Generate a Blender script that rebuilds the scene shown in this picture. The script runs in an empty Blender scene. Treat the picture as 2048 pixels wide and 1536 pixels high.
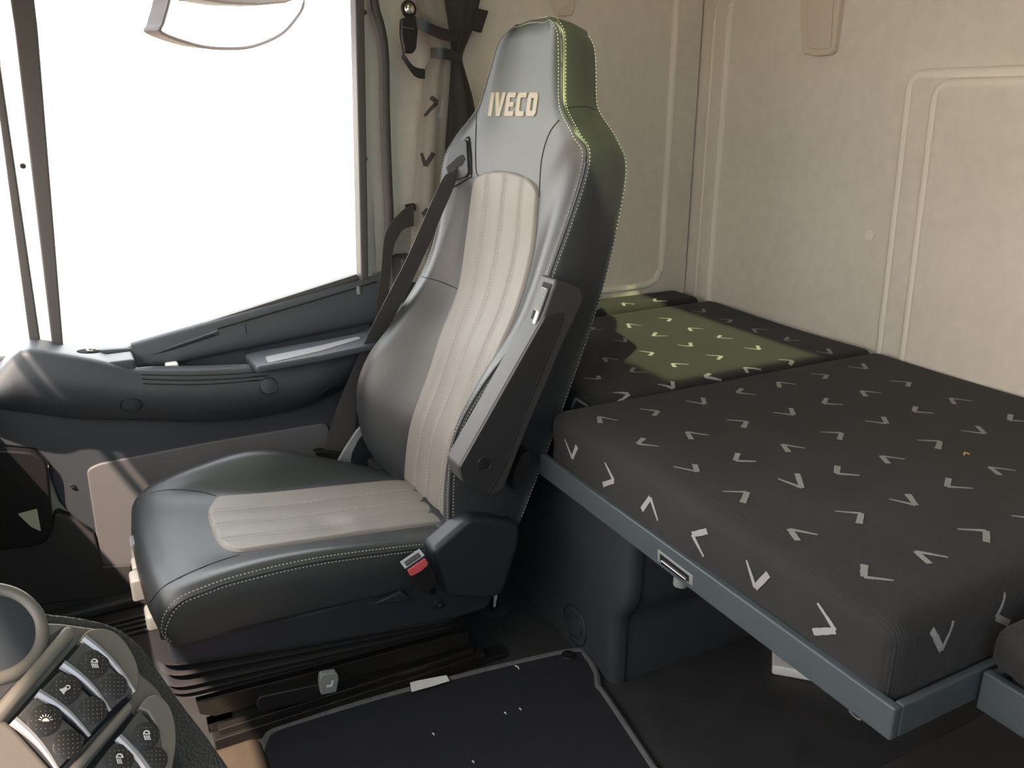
import bpy, bmesh, math, random
from mathutils import Vector, Matrix
from mathutils.bvhtree import BVHTree
random.seed(7)
V3 = Vector
C = bpy.context.scene.collection
SC = bpy.context.scene

# ------------------------------------------------------------------ camera, sky, sun, exposure
EYE = V3((0, 0, 1.18)); FOC = 1660.0
TH, PT = math.radians(27.5), math.radians(18.6)
cam_d = bpy.data.cameras.new('camera'); cam_d.sensor_width = 36; cam_d.lens = FOC / 2048 * 36
cam_d.clip_start = 0.02
cam = bpy.data.objects.new('camera', cam_d); C.objects.link(cam)
cam.location = EYE; cam.rotation_euler = (math.radians(90) - PT, 0, -TH)
SC.camera = cam

SUN = V3((.49, .53, -1.0)).normalized()
w = bpy.data.worlds.new('sky'); SC.world = w; w.use_nodes = True
nt = w.node_tree; nt.nodes.clear()
n_o = nt.nodes.new('ShaderNodeOutputWorld'); n_b = nt.nodes.new('ShaderNodeBackground')
n_t = nt.nodes.new('ShaderNodeTexCoord'); n_s = nt.nodes.new('ShaderNodeSeparateXYZ'); n_r = nt.nodes.new('ShaderNodeValToRGB')
nt.links.new(n_t.outputs['Generated'], n_s.inputs[0]); nt.links.new(n_s.outputs['Z'], n_r.inputs[0])
nt.links.new(n_r.outputs[0], n_b.inputs[0]); nt.links.new(n_b.outputs[0], n_o.inputs[0])
e = n_r.color_ramp.elements
e[0].position = 0.0; e[0].color = (1.0, .965, .93, 1)
e[1].position = 0.75; e[1].color = (.91, .95, 1.0, 1)
n_b.inputs['Strength'].default_value = 8.2
sun_d = bpy.data.lights.new('sun', 'SUN'); sun_d.energy = 17; sun_d.angle = math.radians(0.9); sun_d.color = (1, .86, .74)
sun = bpy.data.objects.new('sun', sun_d); C.objects.link(sun)
sun.rotation_euler = SUN.to_track_quat('-Z', 'Y').to_euler(); sun.location = (-2, -2, 5)
SC.view_settings.view_transform = 'Standard'; SC.view_settings.look = 'None'
SC.view_settings.gamma = 1; SC.view_settings.use_curve_mapping = False
SC.view_settings.exposure = 0.0
SC.cycles.max_bounces = 10; SC.cycles.diffuse_bounces = 6; SC.cycles.transparent_max_bounces = 16

# ------------------------------------------------------------------ survey helpers: photo sight line -> point on a known plane
_f = V3((math.sin(TH)*math.cos(PT), math.cos(TH)*math.cos(PT), -math.sin(PT)))
_r = V3((math.cos(TH), -math.sin(TH), 0)); _u = _r.cross(_f)
def ray(px, py): return _f + _r*((px-1024)/FOC) - _u*((py-768)/FOC)
def at(px, py, ax, v):
    i = 'xyz'.index(ax); d = ray(px, py); return EYE + d*((v-EYE[i])/d[i])
def on_plane(px, py, o, n):
    d = ray(px, py); return EYE + d*((o-EYE).dot(n)/d.dot(n))
def hit(bvh, px, py):
    d = ray(px, py).normalized(); h = bvh.ray_cast(EYE, d)
    if h[0] is None: return None
    nn = h[1]
    if nn.dot(d) > 0: nn = -nn
    return h[0], nn
def lerp(a, b, t): return a + (b-a)*t
def sstep(a, b, x):
    t = min(1, max(0, (x-a)/(b-a))); return t*t*(3-2*t)
def interp(tab, x):
    if x <= tab[0][0]: return tab[0][1]
    for (x0, y0), (x1, y1) in zip(tab, tab[1:]):
        if x <= x1: return y0 + (y1-y0)*(x-x0)/(x1-x0)
    return tab[-1][1]
def cr(p0, p1, p2, p3, t):
    return p1*1.0 + (p2-p0)*(.5*t) + (p0*2-p1*5+p2*4-p3)*(.5*t*t) + (p1*3-p0-p2*3+p3)*(.5*t*t*t)
def cr_open(ps, sub):
    out = []; n = len(ps)
    for i in range(n-1):
        a, b, c, d = ps[max(i-1, 0)], ps[i], ps[i+1], ps[min(i+2, n-1)]
        for k in range(sub): out.append(cr(a, b, c, d, k/sub))
    out.append(ps[-1].copy()); return out
def cr_loop(ps, sub):
    n = len(ps); out = []
    for i in range(n):
        for k in range(sub): out.append(cr(ps[i-1], ps[i], ps[(i+1) % n], ps[(i+2) % n], k/sub))
    return out

# ------------------------------------------------------------------ mesh helpers
class MB:
    def __init__(self): self.v = []; self.f = []
    def add(self, vs, fs):
        o = len(self.v); self.v += [V3(p) for p in vs]; self.f += [tuple(o+i for i in q) for q in fs]; return self
    def box(self, x0, x1, y0, y1, z0, z1):
        return self.add([(x, y, z) for x in (x0, x1) for y in (y0, y1) for z in (z0, z1)],
                        [(0,1,3,2), (4,6,7,5), (0,4,5,1), (2,3,7,6), (0,2,6,4), (1,5,7,3)])
    def prism(self, a, b):                      # two matching loops of 3D points
        n = len(a)
        return self.add(list(a)+list(b), [tuple(range(n))[::-1], tuple(range(n, 2*n))] + [(i, (i+1) % n, n+(i+1) % n, n+i) for i in range(n)])
    def loft(self, rings, closed=True, caps=True):
        n = len(rings[0]); vs = [p for r in rings for p in r]; fs = []
        for k in range(len(rings)-1):
            for i in range(n if closed else n-1):
                j = (i+1) % n; fs.append((k*n+i, k*n+j, (k+1)*n+j, (k+1)*n+i))
        if caps: fs += [tuple(range(n))[::-1], tuple(range((len(rings)-1)*n, len(rings)*n))]
        return self.add(vs, fs)
    def tube(self, path, r, seg=8, closed=False):
        path = [V3(p) for p in path]; rings = []; n = len(path); up = V3((.13, .21, .97)).normalized()
        for i, p in enumerate(path):
            if closed: t = path[(i+1) % n]-path[i-1]
            else: t = path[min(i+1, n-1)]-path[max(i-1, 0)]
            t.normalize(); a = t.cross(up)
            if a.length < .1: a = t.cross(V3((1, 0, 0)))
            a.normalize(); b = t.cross(a); rr = r(i/(n-1)) if callable(r) else r
            rings.append([p + a*(rr*math.cos(2*math.pi*k/seg)) + b*(rr*math.sin(2*math.pi*k/seg)) for k in range(seg)])
        if closed: rings.append(rings[0])
        return self.loft(rings, True, not closed)
    def disc(self, c, n, r, h, seg=24, ry=None, ax=None, dome=0):
        n = V3(n).normalized(); a = V3(ax) if ax else (n.cross(V3((0, 0, 1))) if abs(n.z) < .9 else n.cross(V3((1, 0, 0))))
        a = (a - n*a.dot(n)).normalized(); b = n.cross(a); ry = ry or r; c = V3(c)
        ring = lambda s, hh: [c + n*hh + a*(r*s*math.cos(2*math.pi*k/seg)) + b*(ry*s*math.sin(2*math.pi*k/seg)) for k in range(seg)]
        rs = [ring(1, 0), ring(1, h*.6), ring(.93, h)]
        if dome: rs += [ring(.6, h+dome*.7), ring(.2, h+dome)]
        return self.loft(rs)
    def rbox(self, x0, x1, y0, y1, z0, z1, r, n=(12, 12, 4), fn=None):   # box with rounded edges and a free surface function
        vs = {}; nx, ny, nz = n; idx = []
        def axis(a, b, m):                       # extra samples within the rounded rim
            rim = [r*(1-math.cos(math.pi/2*k/4)) for k in range(5)]
            inner = [a+r+(b-a-2*r)*k/m for k in range(1, m)]
            return [a+q for q in rim] + inner + [b-q for q in rim[::-1]]
        X, Y, Z = axis(x0, x1, nx), axis(y0, y1, ny), axis(z0, z1, nz)
        def pt(x, y, z):
            q = V3((min(max(x, x0+r), x1-r), min(max(y, y0+r), y1-r), min(max(z, z0+r), z1-r)))
            d = V3((x, y, z))-q
            if d.length > 1e-9: q = q + d.normalized()*r
            return fn(q) if fn else q
        pts = []; faces = []
        def vid(i, j, k):
            if (i, j, k) not in vs: vs[(i, j, k)] = len(pts); pts.append(pt(X[i], Y[j], Z[k]))
            return vs[(i, j, k)]
        I, J, K = len(X)-1, len(Y)-1, len(Z)-1
        for i in range(I):
            for j in range(J):
                faces += [(vid(i,j,K), vid(i+1,j,K), vid(i+1,j+1,K), vid(i,j+1,K)), (vid(i,j,0), vid(i,j+1,0), vid(i+1,j+1,0), vid(i+1,j,0))]
            for k in range(K):
                faces += [(vid(i,0,k), vid(i+1,0,k), vid(i+1,0,k+1), vid(i,0,k+1)), (vid(i,J,k), vid(i,J,k+1), vid(i+1,J,k+1), vid(i+1,J,k))]
        for j in range(J):
            for k in range(K):
                faces += [(vid(0,j,k), vid(0,j,k+1), vid(0,j+1,k+1), vid(0,j+1,k)), (vid(I,j,k), vid(I,j+1,k), vid(I,j+1,k+1), vid(I,j,k+1))]
        return self.add(pts, faces)
    def dashes(self, pts, size=.0011, on=.0042, off=.0022, lift=.0006):  # a row of stitches along (point, normal) samples
        d = 0.0; s0 = None; per = on+off
        P = [p for p in pts if p]
        acc = [0]
        for a, b in zip(P, P[1:]): acc.append(acc[-1]+(b[0]-a[0]).length)
        def ev(s):
            for i in range(len(acc)-1):
                if s <= acc[i+1]:
                    t = (s-acc[i])/max(1e-9, acc[i+1]-acc[i]); return P[i][0].lerp(P[i+1][0], t), P[i][1].lerp(P[i+1][1], t).normalized()
            return P[-1]
        s = 0
        while s+on < acc[-1]:
            (a, n1), (b, n2) = ev(s), ev(s+on); n = n1; t = (b-a)
            if t.length > 1e-6:
                t.normalize(); q = t.cross(n)*size; h = n*(size*.9); a = a+n*lift; b = b+n*lift; m = (a+b)/2
                self.add([a, m+q, b, m-q, m+h], [(0,1,4), (1,2,4), (2,3,4), (3,0,4)])
            s += per
        return self
    def bvh(self): return BVHTree.FromPolygons([v[:] for v in self.v], self.f)

LOC = {}
def link(name, me, m, parent=None):
    if m is not None: me.materials.append(m)
    o = bpy.data.objects.new(name, me); C.objects.link(o)
    if parent is not None: o.parent = parent
    return o
def obj(name, mb, m, parent=None, smooth=True, bevel=0, seg=2, sub=0, angle=40):
    off = LOC.get(parent.name, V3()) if parent is not None else V3()
    me = bpy.data.meshes.new(name); me.from_pydata([(v-off)[:] for v in mb.v], [], mb.f); me.update()
    bm = bmesh.new(); bm.from_mesh(me); bmesh.ops.recalc_face_normals(bm, faces=bm.faces); bm.to_mesh(me); bm.free()
    o = link(name, me, m, parent); LOC[o.name] = off.copy()
    if smooth:
        me.polygons.foreach_set('use_smooth', [True]*len(me.polygons))
        try: me.set_sharp_from_angle(angle=math.radians(angle))
        except Exception: pass
    if bevel:
        b = o.modifiers.new('bevel', 'BEVEL'); b.width = bevel; b.segments = seg; b.limit_method = 'ANGLE'; b.angle_limit = math.radians(35); b.harden_normals = False
        me.polygons.foreach_set('use_smooth', [True]*len(me.polygons))
        me.set_sharp_from_angle(angle=math.radians(179))
        wn = o.modifiers.new('normals', 'WEIGHTED_NORMAL'); wn.keep_sharp = False
    if sub:
        s = o.modifiers.new('subdivision', 'SUBSURF'); s.levels = s.render_levels = sub
    return o
def thing(name, label, cat, loc, group=None):
    o = bpy.data.objects.new(name, None); C.objects.link(o); o.location = loc; o.empty_display_size = .05
    LOC[o.name] = V3(loc); o['label'] = label; o['category'] = cat
    if group: o['group'] = group
    return o
def tag(o, label, cat, group=None):
    o['label'] = label; o['category'] = cat
    if group: o['group'] = group
    return o
def struct(o): o['kind'] = 'structure'; return o
def stuff(o): o['kind'] = 'stuff'; return o
def yprism(pts, y0, y1, mb=None):               # (x,z) outline between two lateral planes
    mb = mb or MB(); return mb.prism([(x, y0, z) for x, z in pts], [(x, y1, z) for x, z in pts])
def pix_y(px, y): return [(lambda p: (p.x, p.z))(at(a, b, 'y', y)) for a, b in px]
def pix_x(px, x): return [(lambda p: (p.y, p.z))(at(a, b, 'x', x)) for a, b in px]
def round_poly(pts, r, n=5):
    out = []; m = len(pts); P = [V3((p[0], p[1], 0)) for p in pts]
    for i in range(m):
        a, b, c = P[i-1], P[i], P[(i+1) % m]; u = (a-b); v = (c-b); rr = min(r, u.length*.45, v.length*.45)
        p, q = b+u.normalized()*rr, b+v.normalized()*rr
        for k in range(n+1):
            t = k/n; s = p*(1-t)**2 + b*2*t*(1-t) + q*t*t; out.append((s.x, s.y))
    return out

# ------------------------------------------------------------------ materials
def mat(name, col, rough=.5, metal=0, bump=None, var=0, vscale=6, spec=.5, sheen=0, coat=0):
    m = bpy.data.materials.new(name); m.use_nodes = True; t = m.node_tree; b = t.nodes['Principled BSDF']
    b.inputs['Base Color'].default_value = (*col, 1); b.inputs['Roughness'].default_value = rough; b.inputs['Metallic'].default_value = metal
    b.inputs['Specular IOR Level'].default_value = spec
    if sheen: b.inputs['Sheen Weight'].default_value = sheen; b.inputs['Sheen Roughness'].default_value = .5
    if coat: b.inputs['Coat Weight'].default_value = coat
    tc = t.nodes.new('ShaderNodeTexCoord')
    if var:
        n = t.nodes.new('ShaderNodeTexNoise'); n.inputs['Scale'].default_value = vscale; n.inputs['Detail'].default_value = 5
        t.links.new(tc.outputs['Object'], n.inputs['Vector'])
        r = t.nodes.new('ShaderNodeValToRGB'); r.color_ramp.elements[0].position = .3; r.color_ramp.elements[1].position = .7
        r.color_ramp.elements[0].color = (*[c*(1-var) for c in col], 1); r.color_ramp.elements[1].color = (*[min(1, c*(1+var)) for c in col], 1)
        t.links.new(n.outputs['Fac'], r.inputs[0]); t.links.new(r.outputs[0], b.inputs['Base Color'])
    if bump:
        kind, scale, strength, dist = bump
        bp = t.nodes.new('ShaderNodeBump'); bp.inputs['Strength'].default_value = strength; bp.inputs['Distance'].default_value = dist
        if kind == 'leather':
            x = t.nodes.new('ShaderNodeTexVoronoi'); x.inputs['Scale'].default_value = scale; out = x.outputs['Distance']
        elif kind == 'twill':
            x = t.nodes.new('ShaderNodeTexWave'); x.inputs['Scale'].default_value = scale; x.inputs['Distortion'].default_value = .6; x.inputs['Detail Scale'].default_value = 8; out = x.outputs['Fac']
        else:
            x = t.nodes.new('ShaderNodeTexNoise'); x.inputs['Scale'].default_value = scale; x.inputs['Detail'].default_value = 4; out = x.outputs['Fac']
        t.links.new(tc.outputs['Object'], x.inputs['Vector']); t.links.new(out, bp.inputs['Height']); t.links.new(bp.outputs[0], b.inputs['Normal'])
    return m
def glass(name, tint, fac):
    m = bpy.data.materials.new(name); m.use_nodes = True; t = m.node_tree; t.nodes.clear()
    o = t.nodes.new('ShaderNodeOutputMaterial'); mx = t.nodes.new('ShaderNodeMixShader'); a = t.nodes.new('ShaderNodeBsdfTransparent'); g = t.nodes.new('ShaderNodeBsdfGlossy')
    a.inputs[0].default_value = (*tint, 1); g.inputs['Roughness'].default_value = .02; mx.inputs[0].default_value = fac
    t.links.new(a.outputs[0], mx.inputs[1]); t.links.new(g.outputs[0], mx.inputs[2]); t.links.new(mx.outputs[0], o.inputs[0]); return m
M = dict(
    leather=mat('dark_leather', (.026, .030, .033), .42, bump=('leather', 900, .12, .001), var=.12, vscale=5, spec=.65),
    taupe=mat('taupe_leather', (.192, .178, .162), .48, bump=('leather', 1000, .10, .001), var=.06, vscale=7),
    thread=mat('pale_thread', (.52, .50, .45), .7),
    piping=mat('piping', (.025, .028, .032), .45),
    slate=mat('slate_plastic', (.040, .047, .056), .50, bump=('noise', 900, .08, .0005), var=.08, vscale=4),
    slate2=mat('pocket_plastic', (.115, .115, .120), .62, bump=('noise', 700, .08, .0005), var=.05),
    navy=mat('navy_plastic', (.019, .022, .031), .48, bump=('noise', 800, .08, .0005)),
    graphite=mat('graphite_plastic', (.042, .041, .042), .50, bump=('noise', 900, .10, .0005)),
    graphite2=mat('smooth_graphite', (.026, .027, .029), .36),
    black=mat('black_plastic', (.012, .012, .013), .38),
    steel_black=mat('black_steel', (.014, .013, .012), .32),
    rubber=mat('bellows_rubber', (.020, .0195, .020), .45),
    seal=mat('seal_rubber', (.075, .07, .068), .55),
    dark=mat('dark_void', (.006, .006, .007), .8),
    webbing=mat('belt_webbing', (.050, .049, .050), .55, bump=('twill', 110, .25, .001)),
    red=mat('red_button', (.62, .10, .11), .35),
    chrome=mat('chrome', (.65, .64, .62), .22, metal=1),
    greytab=mat('grey_tab', (.20, .22, .22), .45),
    paletab=mat('pale_grey_plastic', (.17, .175, .17), .5),
    rail=mat('painted_rail', (.064, .080, .092), .42, var=.06, vscale=8),
    fabric=mat('mattress_fabric', (.0158, .0166, .0182), .9, bump=('twill', 90, .40, .0012), var=.14, vscale=9, sheen=.05),
    chev=mat('woven_chevron', (.30, .30, .31), .85, bump=('twill', 90, .5, .001)),
    chev_d=mat('dark_chevron', (.03, .028, .027), .85),
    felt=mat('wall_felt', (.72, .665, .595), .9, bump=('noise', 420, .35, .0012), var=.04, vscale=30, sheen=.1),
    felt_dark=mat('seam_dark', (.06, .055, .05), .9),
    beige=mat('beige_plastic', (.64, .56, .47), .5),
    white=mat('white_plastic', (.75, .78, .76), .4),
    white_paint=mat('white_paint', (.88, .87, .83), .4),
    cream=mat('cream_paint', (.62, .63, .48), .45),
    carpet=mat('mat_carpet', (.0135, .0145, .021), .95, bump=('noise', 700, .9, .003), var=.35, vscale=420),
    binding=mat('mat_binding', (.115, .115, .12), .8, bump=('twill', 90, .6, .001)),
    floor=mat('floor_rubber', (.030, .0305, .032), .62, bump=('noise', 600, .10, .0006), var=.22, vscale=11),
    tan=mat('tan_carpet', (.06, .045, .031), .85, bump=('noise', 300, .3, .001), var=.2, vscale=14),
    curtain=mat('curtain_dark', (.040, .037, .035), .9, bump=('twill', 150, .4, .001)),
    curtain_l=mat('curtain_light', (.24, .225, .205), .9, bump=('twill', 150, .55, .0012)),
    silver=mat('console_silver', (.150, .137, .120), .52, metal=.25, bump=('noise', 1500, .05, .0003)),
    pad=mat('console_pad', (.030, .029, .028), .62, bump=('leather', 420, .55, .002)),
    switch=mat('switch_plastic', (.052, .052, .054), .45),
    oval=mat('switch_oval', (.020, .019, .019), .5),
    pale=mat('adjuster_plastic', (.42, .46, .44), .45),
    cup=mat('cup_plastic', (.045, .052, .060), .75, spec=.2),
    letter=mat('embossed_letter', (.215, .180, .165), .42),
    icon=mat('icon_print', (.62, .60, .57), .5),
    ledge=mat('ledge_strip', (.30, .30, .315), .35, metal=.2),
    roof=mat('roof_lining', (.30, .245, .19), .9),
    ground=mat('yard_concrete', (.29, .245, .19), .9, var=.15, vscale=1.2),
    label=mat('paper', (.78, .78, .76), .7),
    mirror=mat('mirror_glass', (.9, .9, .9), .03, metal=1),
    mirror_shell=mat('mirror_shell', (.055, .04, .04), .5),
    amber=mat('straw', (.55, .33, .10), .7),
)
M['win'] = glass('window_glass', (.97, .98, .97), .05)
M['hatch'] = glass('green_tinted_glass', (.58, .64, .45), .04)
M['shield'] = glass('windscreen_glass', (.94, .89, .85), .04)
M['driver_win'] = glass('blue_tinted_glass', (.60, .68, .74), .04)

# ------------------------------------------------------------------ the cab shell
XR, YW = 1.745, 2.135
g = MB(); g.add([(-40, -40, -1.5), (40, -40, -1.5), (40, 40, -1.5), (-40, 40, -1.5)], [(0, 1, 2, 3)])
struct(obj('ground', g, M['ground'], smooth=False))
struct(obj('floor', MB().box(-.6, XR+.04, -.42, 2.12, -.06, 0), M['floor'], smooth=False))
# rear wall: pressed felt panel with raised ribs
def ridge(d, w): return math.exp(-(d/w)**2)
ribA0, ribA1 = (1.366, 1.233), (1.345, .674)
def rear_x(y, z):
    h = 0.0
    a = sstep(1.985, 2.005, y)*(1-sstep(2.045, 2.065, y))        # raised band beside the corner
    a *= 1 - sstep(1.44, 1.47, z)
    h += .014*a
    yl = 1.355 + (z-.9)*.035; yr = yl-.078                          # recessed panel framed by a double rib
    zt = 1.245
    inside_l = 1-sstep(yl-.012, yl+.012, y); below = 1-sstep(zt-.012, zt+.012, z)
    h += .014*inside_l*below
    in2 = (1-sstep(yr-.012, yr+.012, y))*(1-sstep(zt-.035, zt-.012, z))
    h += .014*in2
    return XR - h
def grid_mesh(us, vs, fn):
    mb = MB(); n = len(vs); P = [fn(u, v) for u in us for v in vs]
    return mb.add(P, [(i*n+j, (i+1)*n+j, (i+1)*n+j+1, i*n+j+1) for i in range(len(us)-1) for j in range(n-1)])
ys = [-.42+.02*i for i in range(80)] + [1.18+.006*i for i in range(int((YW+.02-1.18)/.006)+1)]
zs = [0+.03*i for i in range(18)] + [.54+.008*i for i in range(124)] + [1.532+.05*i for i in range(15)]
wr = struct(obj('wall_rear', grid_mesh(ys, zs, lambda y, z: V3((rear_x(y, z), y, z))), M['felt']))
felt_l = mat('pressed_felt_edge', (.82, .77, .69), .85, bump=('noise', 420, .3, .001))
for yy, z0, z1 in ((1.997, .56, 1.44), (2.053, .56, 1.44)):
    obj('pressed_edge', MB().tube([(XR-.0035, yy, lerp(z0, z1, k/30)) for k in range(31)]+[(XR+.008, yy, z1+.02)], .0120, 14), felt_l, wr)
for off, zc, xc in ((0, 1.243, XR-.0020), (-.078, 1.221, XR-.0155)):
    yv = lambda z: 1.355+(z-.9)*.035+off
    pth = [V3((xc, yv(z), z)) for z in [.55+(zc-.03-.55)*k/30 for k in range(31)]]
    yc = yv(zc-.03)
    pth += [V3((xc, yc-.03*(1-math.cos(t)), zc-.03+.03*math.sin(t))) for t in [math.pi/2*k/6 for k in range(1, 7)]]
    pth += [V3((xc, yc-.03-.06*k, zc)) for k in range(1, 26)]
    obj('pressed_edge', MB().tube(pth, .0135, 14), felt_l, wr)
def side_y(x, z):
    xl = 1.648 - .0; h = 0
    ins = (1-sstep(xl-.02, xl+.004, x))*sstep(.615, .65, z)
    rr = math.hypot(max(0, x-(xl-.07)), max(0, .70-z))             # rounded lower corner of the pressed panel
    ins = (1-sstep(.066, .082, rr)) if (x > xl-.07 and z < .70) else (1-sstep(xl-.008, xl+.008, x))*sstep(.622, .638, z)
    h = -.016*(1-ins) 
    b = sstep(1.70, 1.712, x)
    return YW + h*(1-b*.0) - 0
xs = [.70+.02*i for i in range(43)] + [1.56+.006*i for i in range(31)]
zs2 = [0+.04*i for i in range(13)] + [.52+.008*i for i in range(40)] + [.84+.03*i for i in range(48)]
ws = struct(obj('wall_right', grid_mesh(xs, zs2, lambda x, z: V3((side_y(x, z), 0, 0)).zyx and V3((x, side_y(x, z), z))), M['felt']))
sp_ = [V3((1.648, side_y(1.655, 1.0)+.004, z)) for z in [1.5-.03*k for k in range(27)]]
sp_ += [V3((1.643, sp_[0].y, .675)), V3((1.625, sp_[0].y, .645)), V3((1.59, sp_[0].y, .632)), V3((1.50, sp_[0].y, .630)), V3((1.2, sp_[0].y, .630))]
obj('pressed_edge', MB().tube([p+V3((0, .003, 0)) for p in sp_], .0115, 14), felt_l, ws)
sm = MB(); sm.tube([(XR-.006, YW-.012, .50), (XR-.006, YW-.012, 2.2)], .0035, 6)
struct(obj('trim_1', sm, M['felt_dark']))
# outer skins so no light leaks in
struct(obj('wall_right_skin', MB().box(.70, XR+.05, YW+.012, YW+.05, -.06, 2.3), M['white_paint'], smooth=False))
struct(obj('wall_rear_skin', MB().box(XR+.012, XR+.05, -.45, YW+.05, -.06, 2.3), M['white_paint'], smooth=False))
struct(obj('wall_right_header', MB().box(-.54, .79, 2.07, YW+.05, 1.70, 2.3), M['felt'], smooth=False))
# roof with hatch opening
HX0, HX1, HY0, HY1, ZR = .30, .77, .50, 1.28, 2.20
rf = MB()
rf.box(-.75, HX0, -.45, YW+.05, ZR, ZR+.05); rf.box(HX1, XR+.05, -.45, YW+.05, ZR, ZR+.05)
rf.box(HX0, HX1, -.45, HY0, ZR, ZR+.05); rf.prism([(HX0, HY1-.09, ZR), (HX1, HY1, ZR), (HX1, YW+.05, ZR), (HX0, YW+.05, ZR)], [(HX0, HY1-.09, ZR+.05), (HX1, HY1, ZR+.05), (HX1, YW+.05, ZR+.05), (HX0, YW+.05, ZR+.05)])
struct(obj('ceiling', rf, M['roof'], smooth=False))
hg = obj('window_2', MB().box(HX0-.01, HX1+.01, HY0-.01, HY1+.01, ZR+.052, ZR+.058), M['hatch'], smooth=False); struct(hg)
# windscreen wall: header with sun blind, glass and lower bulkhead
XF = -.50
fr = MB(); fr.box(XF-.04, XF, -.45, YW+.05, -.06, .72); fr.box(XF-.04, XF, -.45, YW+.05, 1.74, ZR+.05)
fr.box(XF-.04, XF+.02, YW-.02, YW+.05, .72, 1.74); fr.box(XF-.04, XF, -.45, -.38, .72, 1.74)
struct(obj('wall_front', fr, M['roof'], smooth=False))
struct(obj('window_3', MB().box(XF-.035, XF-.029, -.38, YW-.02, .72, 1.74), M['shield'], smooth=False))
VX = -.44; VB = 1.24
sb = obj('sun_blind', MB().box(VX, VX+.012, .35, YW-.12, VB+.073, 1.75), M['roof'], bevel=.004); tag(sb, 'beige sun blind folded down behind the windscreen', 'sun blind')
obj('added_sun_stop', MB().box(VX, VX+.012, .35, 1.36, VB, VB+.075), M['roof'], sb)  # unseen piece added to close the gap and keep sun off the seat base
obj('lower_bar', MB().box(VX, VX+.012, .35, YW-.12, VB, VB+.035), M['roof'], sb, bevel=.003)
obj('bar_bracket', MB().box(VX+.002, VX+.010, YW-.16, YW-.13, VB+.02, VB+.09), M['roof'], sb)
# driver side: unseen wall with tinted window, closed in to cut side light
dl = MB(); dl.box(-.75, -.34, -.46, -.42, -.06, ZR); dl.box(.42, XR+.05, -.46, -.42, -.06, ZR); dl.box(-.34, .42, -.46, -.42, 1.92, ZR); dl.box(-.34, .42, -.46, -.42, -.06, .86)
struct(obj('window_4', MB().box(-.34, .42, -.445, -.44, .86, 1.92), M['driver_win'], smooth=False))
struct(obj('wall_left', dl, M['roof'], smooth=False))
# lower dash in front of the passenger, beyond the frame
struct(obj('trim_2', MB().box(XF, -.27, .75, YW-.04, .36, .60), M['slate'], bevel=.03, seg=3))

# ------------------------------------------------------------------ passenger door and its window
door = bpy.data.objects.new('door_1', None); C.objects.link(door); door.location = (.25, 2.08, 0); LOC['door_1'] = V3((.25, 2.08, 0)); struct(door)
YD = 2.05
out = [(-.42, .0)] + pix_y([(0, 900), (78, 903), (97, 925), (102, 960), (118, 1005), (150, 1040), (186, 1062)], YD)
front_edge = pix_y([(-60, 700), (-60, 880), (0, 893), (70, 900), (95, 922), (101, 960), (118, 1005), (150, 1040), (186, 1063), (200, 1130)], YD)
panel = front_edge + [(-.09, .02), (.74, .02)] + pix_y([(775, 560), (755, 572), (270, 696)], YD) + [(-.2, .66)]
obj('trim_panel', yprism(panel, YD, YD+.05), M['slate'], door, bevel=.008)
# lower skirt of the door running forward in the dark
obj('lower_skirt', yprism([(-.42, .02), (-.42, .075), (-.28, .09), (-.12, .125), (-.02, .10), (.40, .10), (.74, .10), (.74, .02)], YD-.012, YD+.03), M['graphite'], door, bevel=.006)
obj('door_pocket', yprism(round_poly(pix_y([(173, 940), (196, 928), (420, 884), (655, 845), (690, 1000), (690, 1120), (202, 1132)], YD-.004), .018), YD-.006, YD+.01), M['slate2'], door, bevel=.004)
for k, (a, b) in enumerate([(145, 972), (158, 1114), (172, 1134), (58, 1165)]):
    p = at(a, b, 'y', YD-.002); q = obj('screw', MB().disc(p, (0, -1, 0), .0055, .003, 14), M['chrome'], door)
    p2 = at(a, b, 'y', YD-.006); obj('screw_hole', MB().disc(p2, (0, -1, 0), .0034, .002, 12), M['dark'], q)
# bulging armrest pod
ztop = [(-.34, .60), (-.25, .615), (-.185, .655), (-.15, .688), (-.12, .690), (-.078, .676), (0, .648), (.07, .618), (.20, .600), (.319, .588), (.45, .590), (.56, .602), (.64, .630), (.70, .66)]
zbot = [(-.34, .58), (-.207, .552), (-.067, .504), (.088, .473), (.2, .448), (.316, .436), (.442, .442), (.549, .472), (.64, .505), (.70, .53)]
rings = []
for i in range(53):
    x = -.34 + i*1.02/52; zt, zb = interp(ztop, x), interp(zbot, x)
    cav = sstep(.075, .10, x)*(1-sstep(.30, .325, x)); e_ = sstep(.70, .45, x)*.5+.5
    y0 = lerp(2.02, 1.955, sstep(-.34, -.18, x)*e_)
    h = zt-zb
    rings.append([V3(q) for q in ((x, 2.075, zt-.003-.055*cav), (x, y0+.035, zt-.055*cav), (x, y0+.022, zt), (x, y0+.014, zt-.001), (x, y0+.004, zt-.010), (x, y0-.004, zt-h*.22), (x, y0-.008, zt-h*.42), (x, y0+.006, zt-h*.66), (x, y0+.035, zt-h*.86), (x, y0+.065, zb), (x, 2.075, zb-.004))])
podm = MB().loft([cr_open(r, 3) for r in rings], True); pod = obj('armrest_pod', podm, M['slate'], door, angle=60)
pb = podm.bvh()
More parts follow.
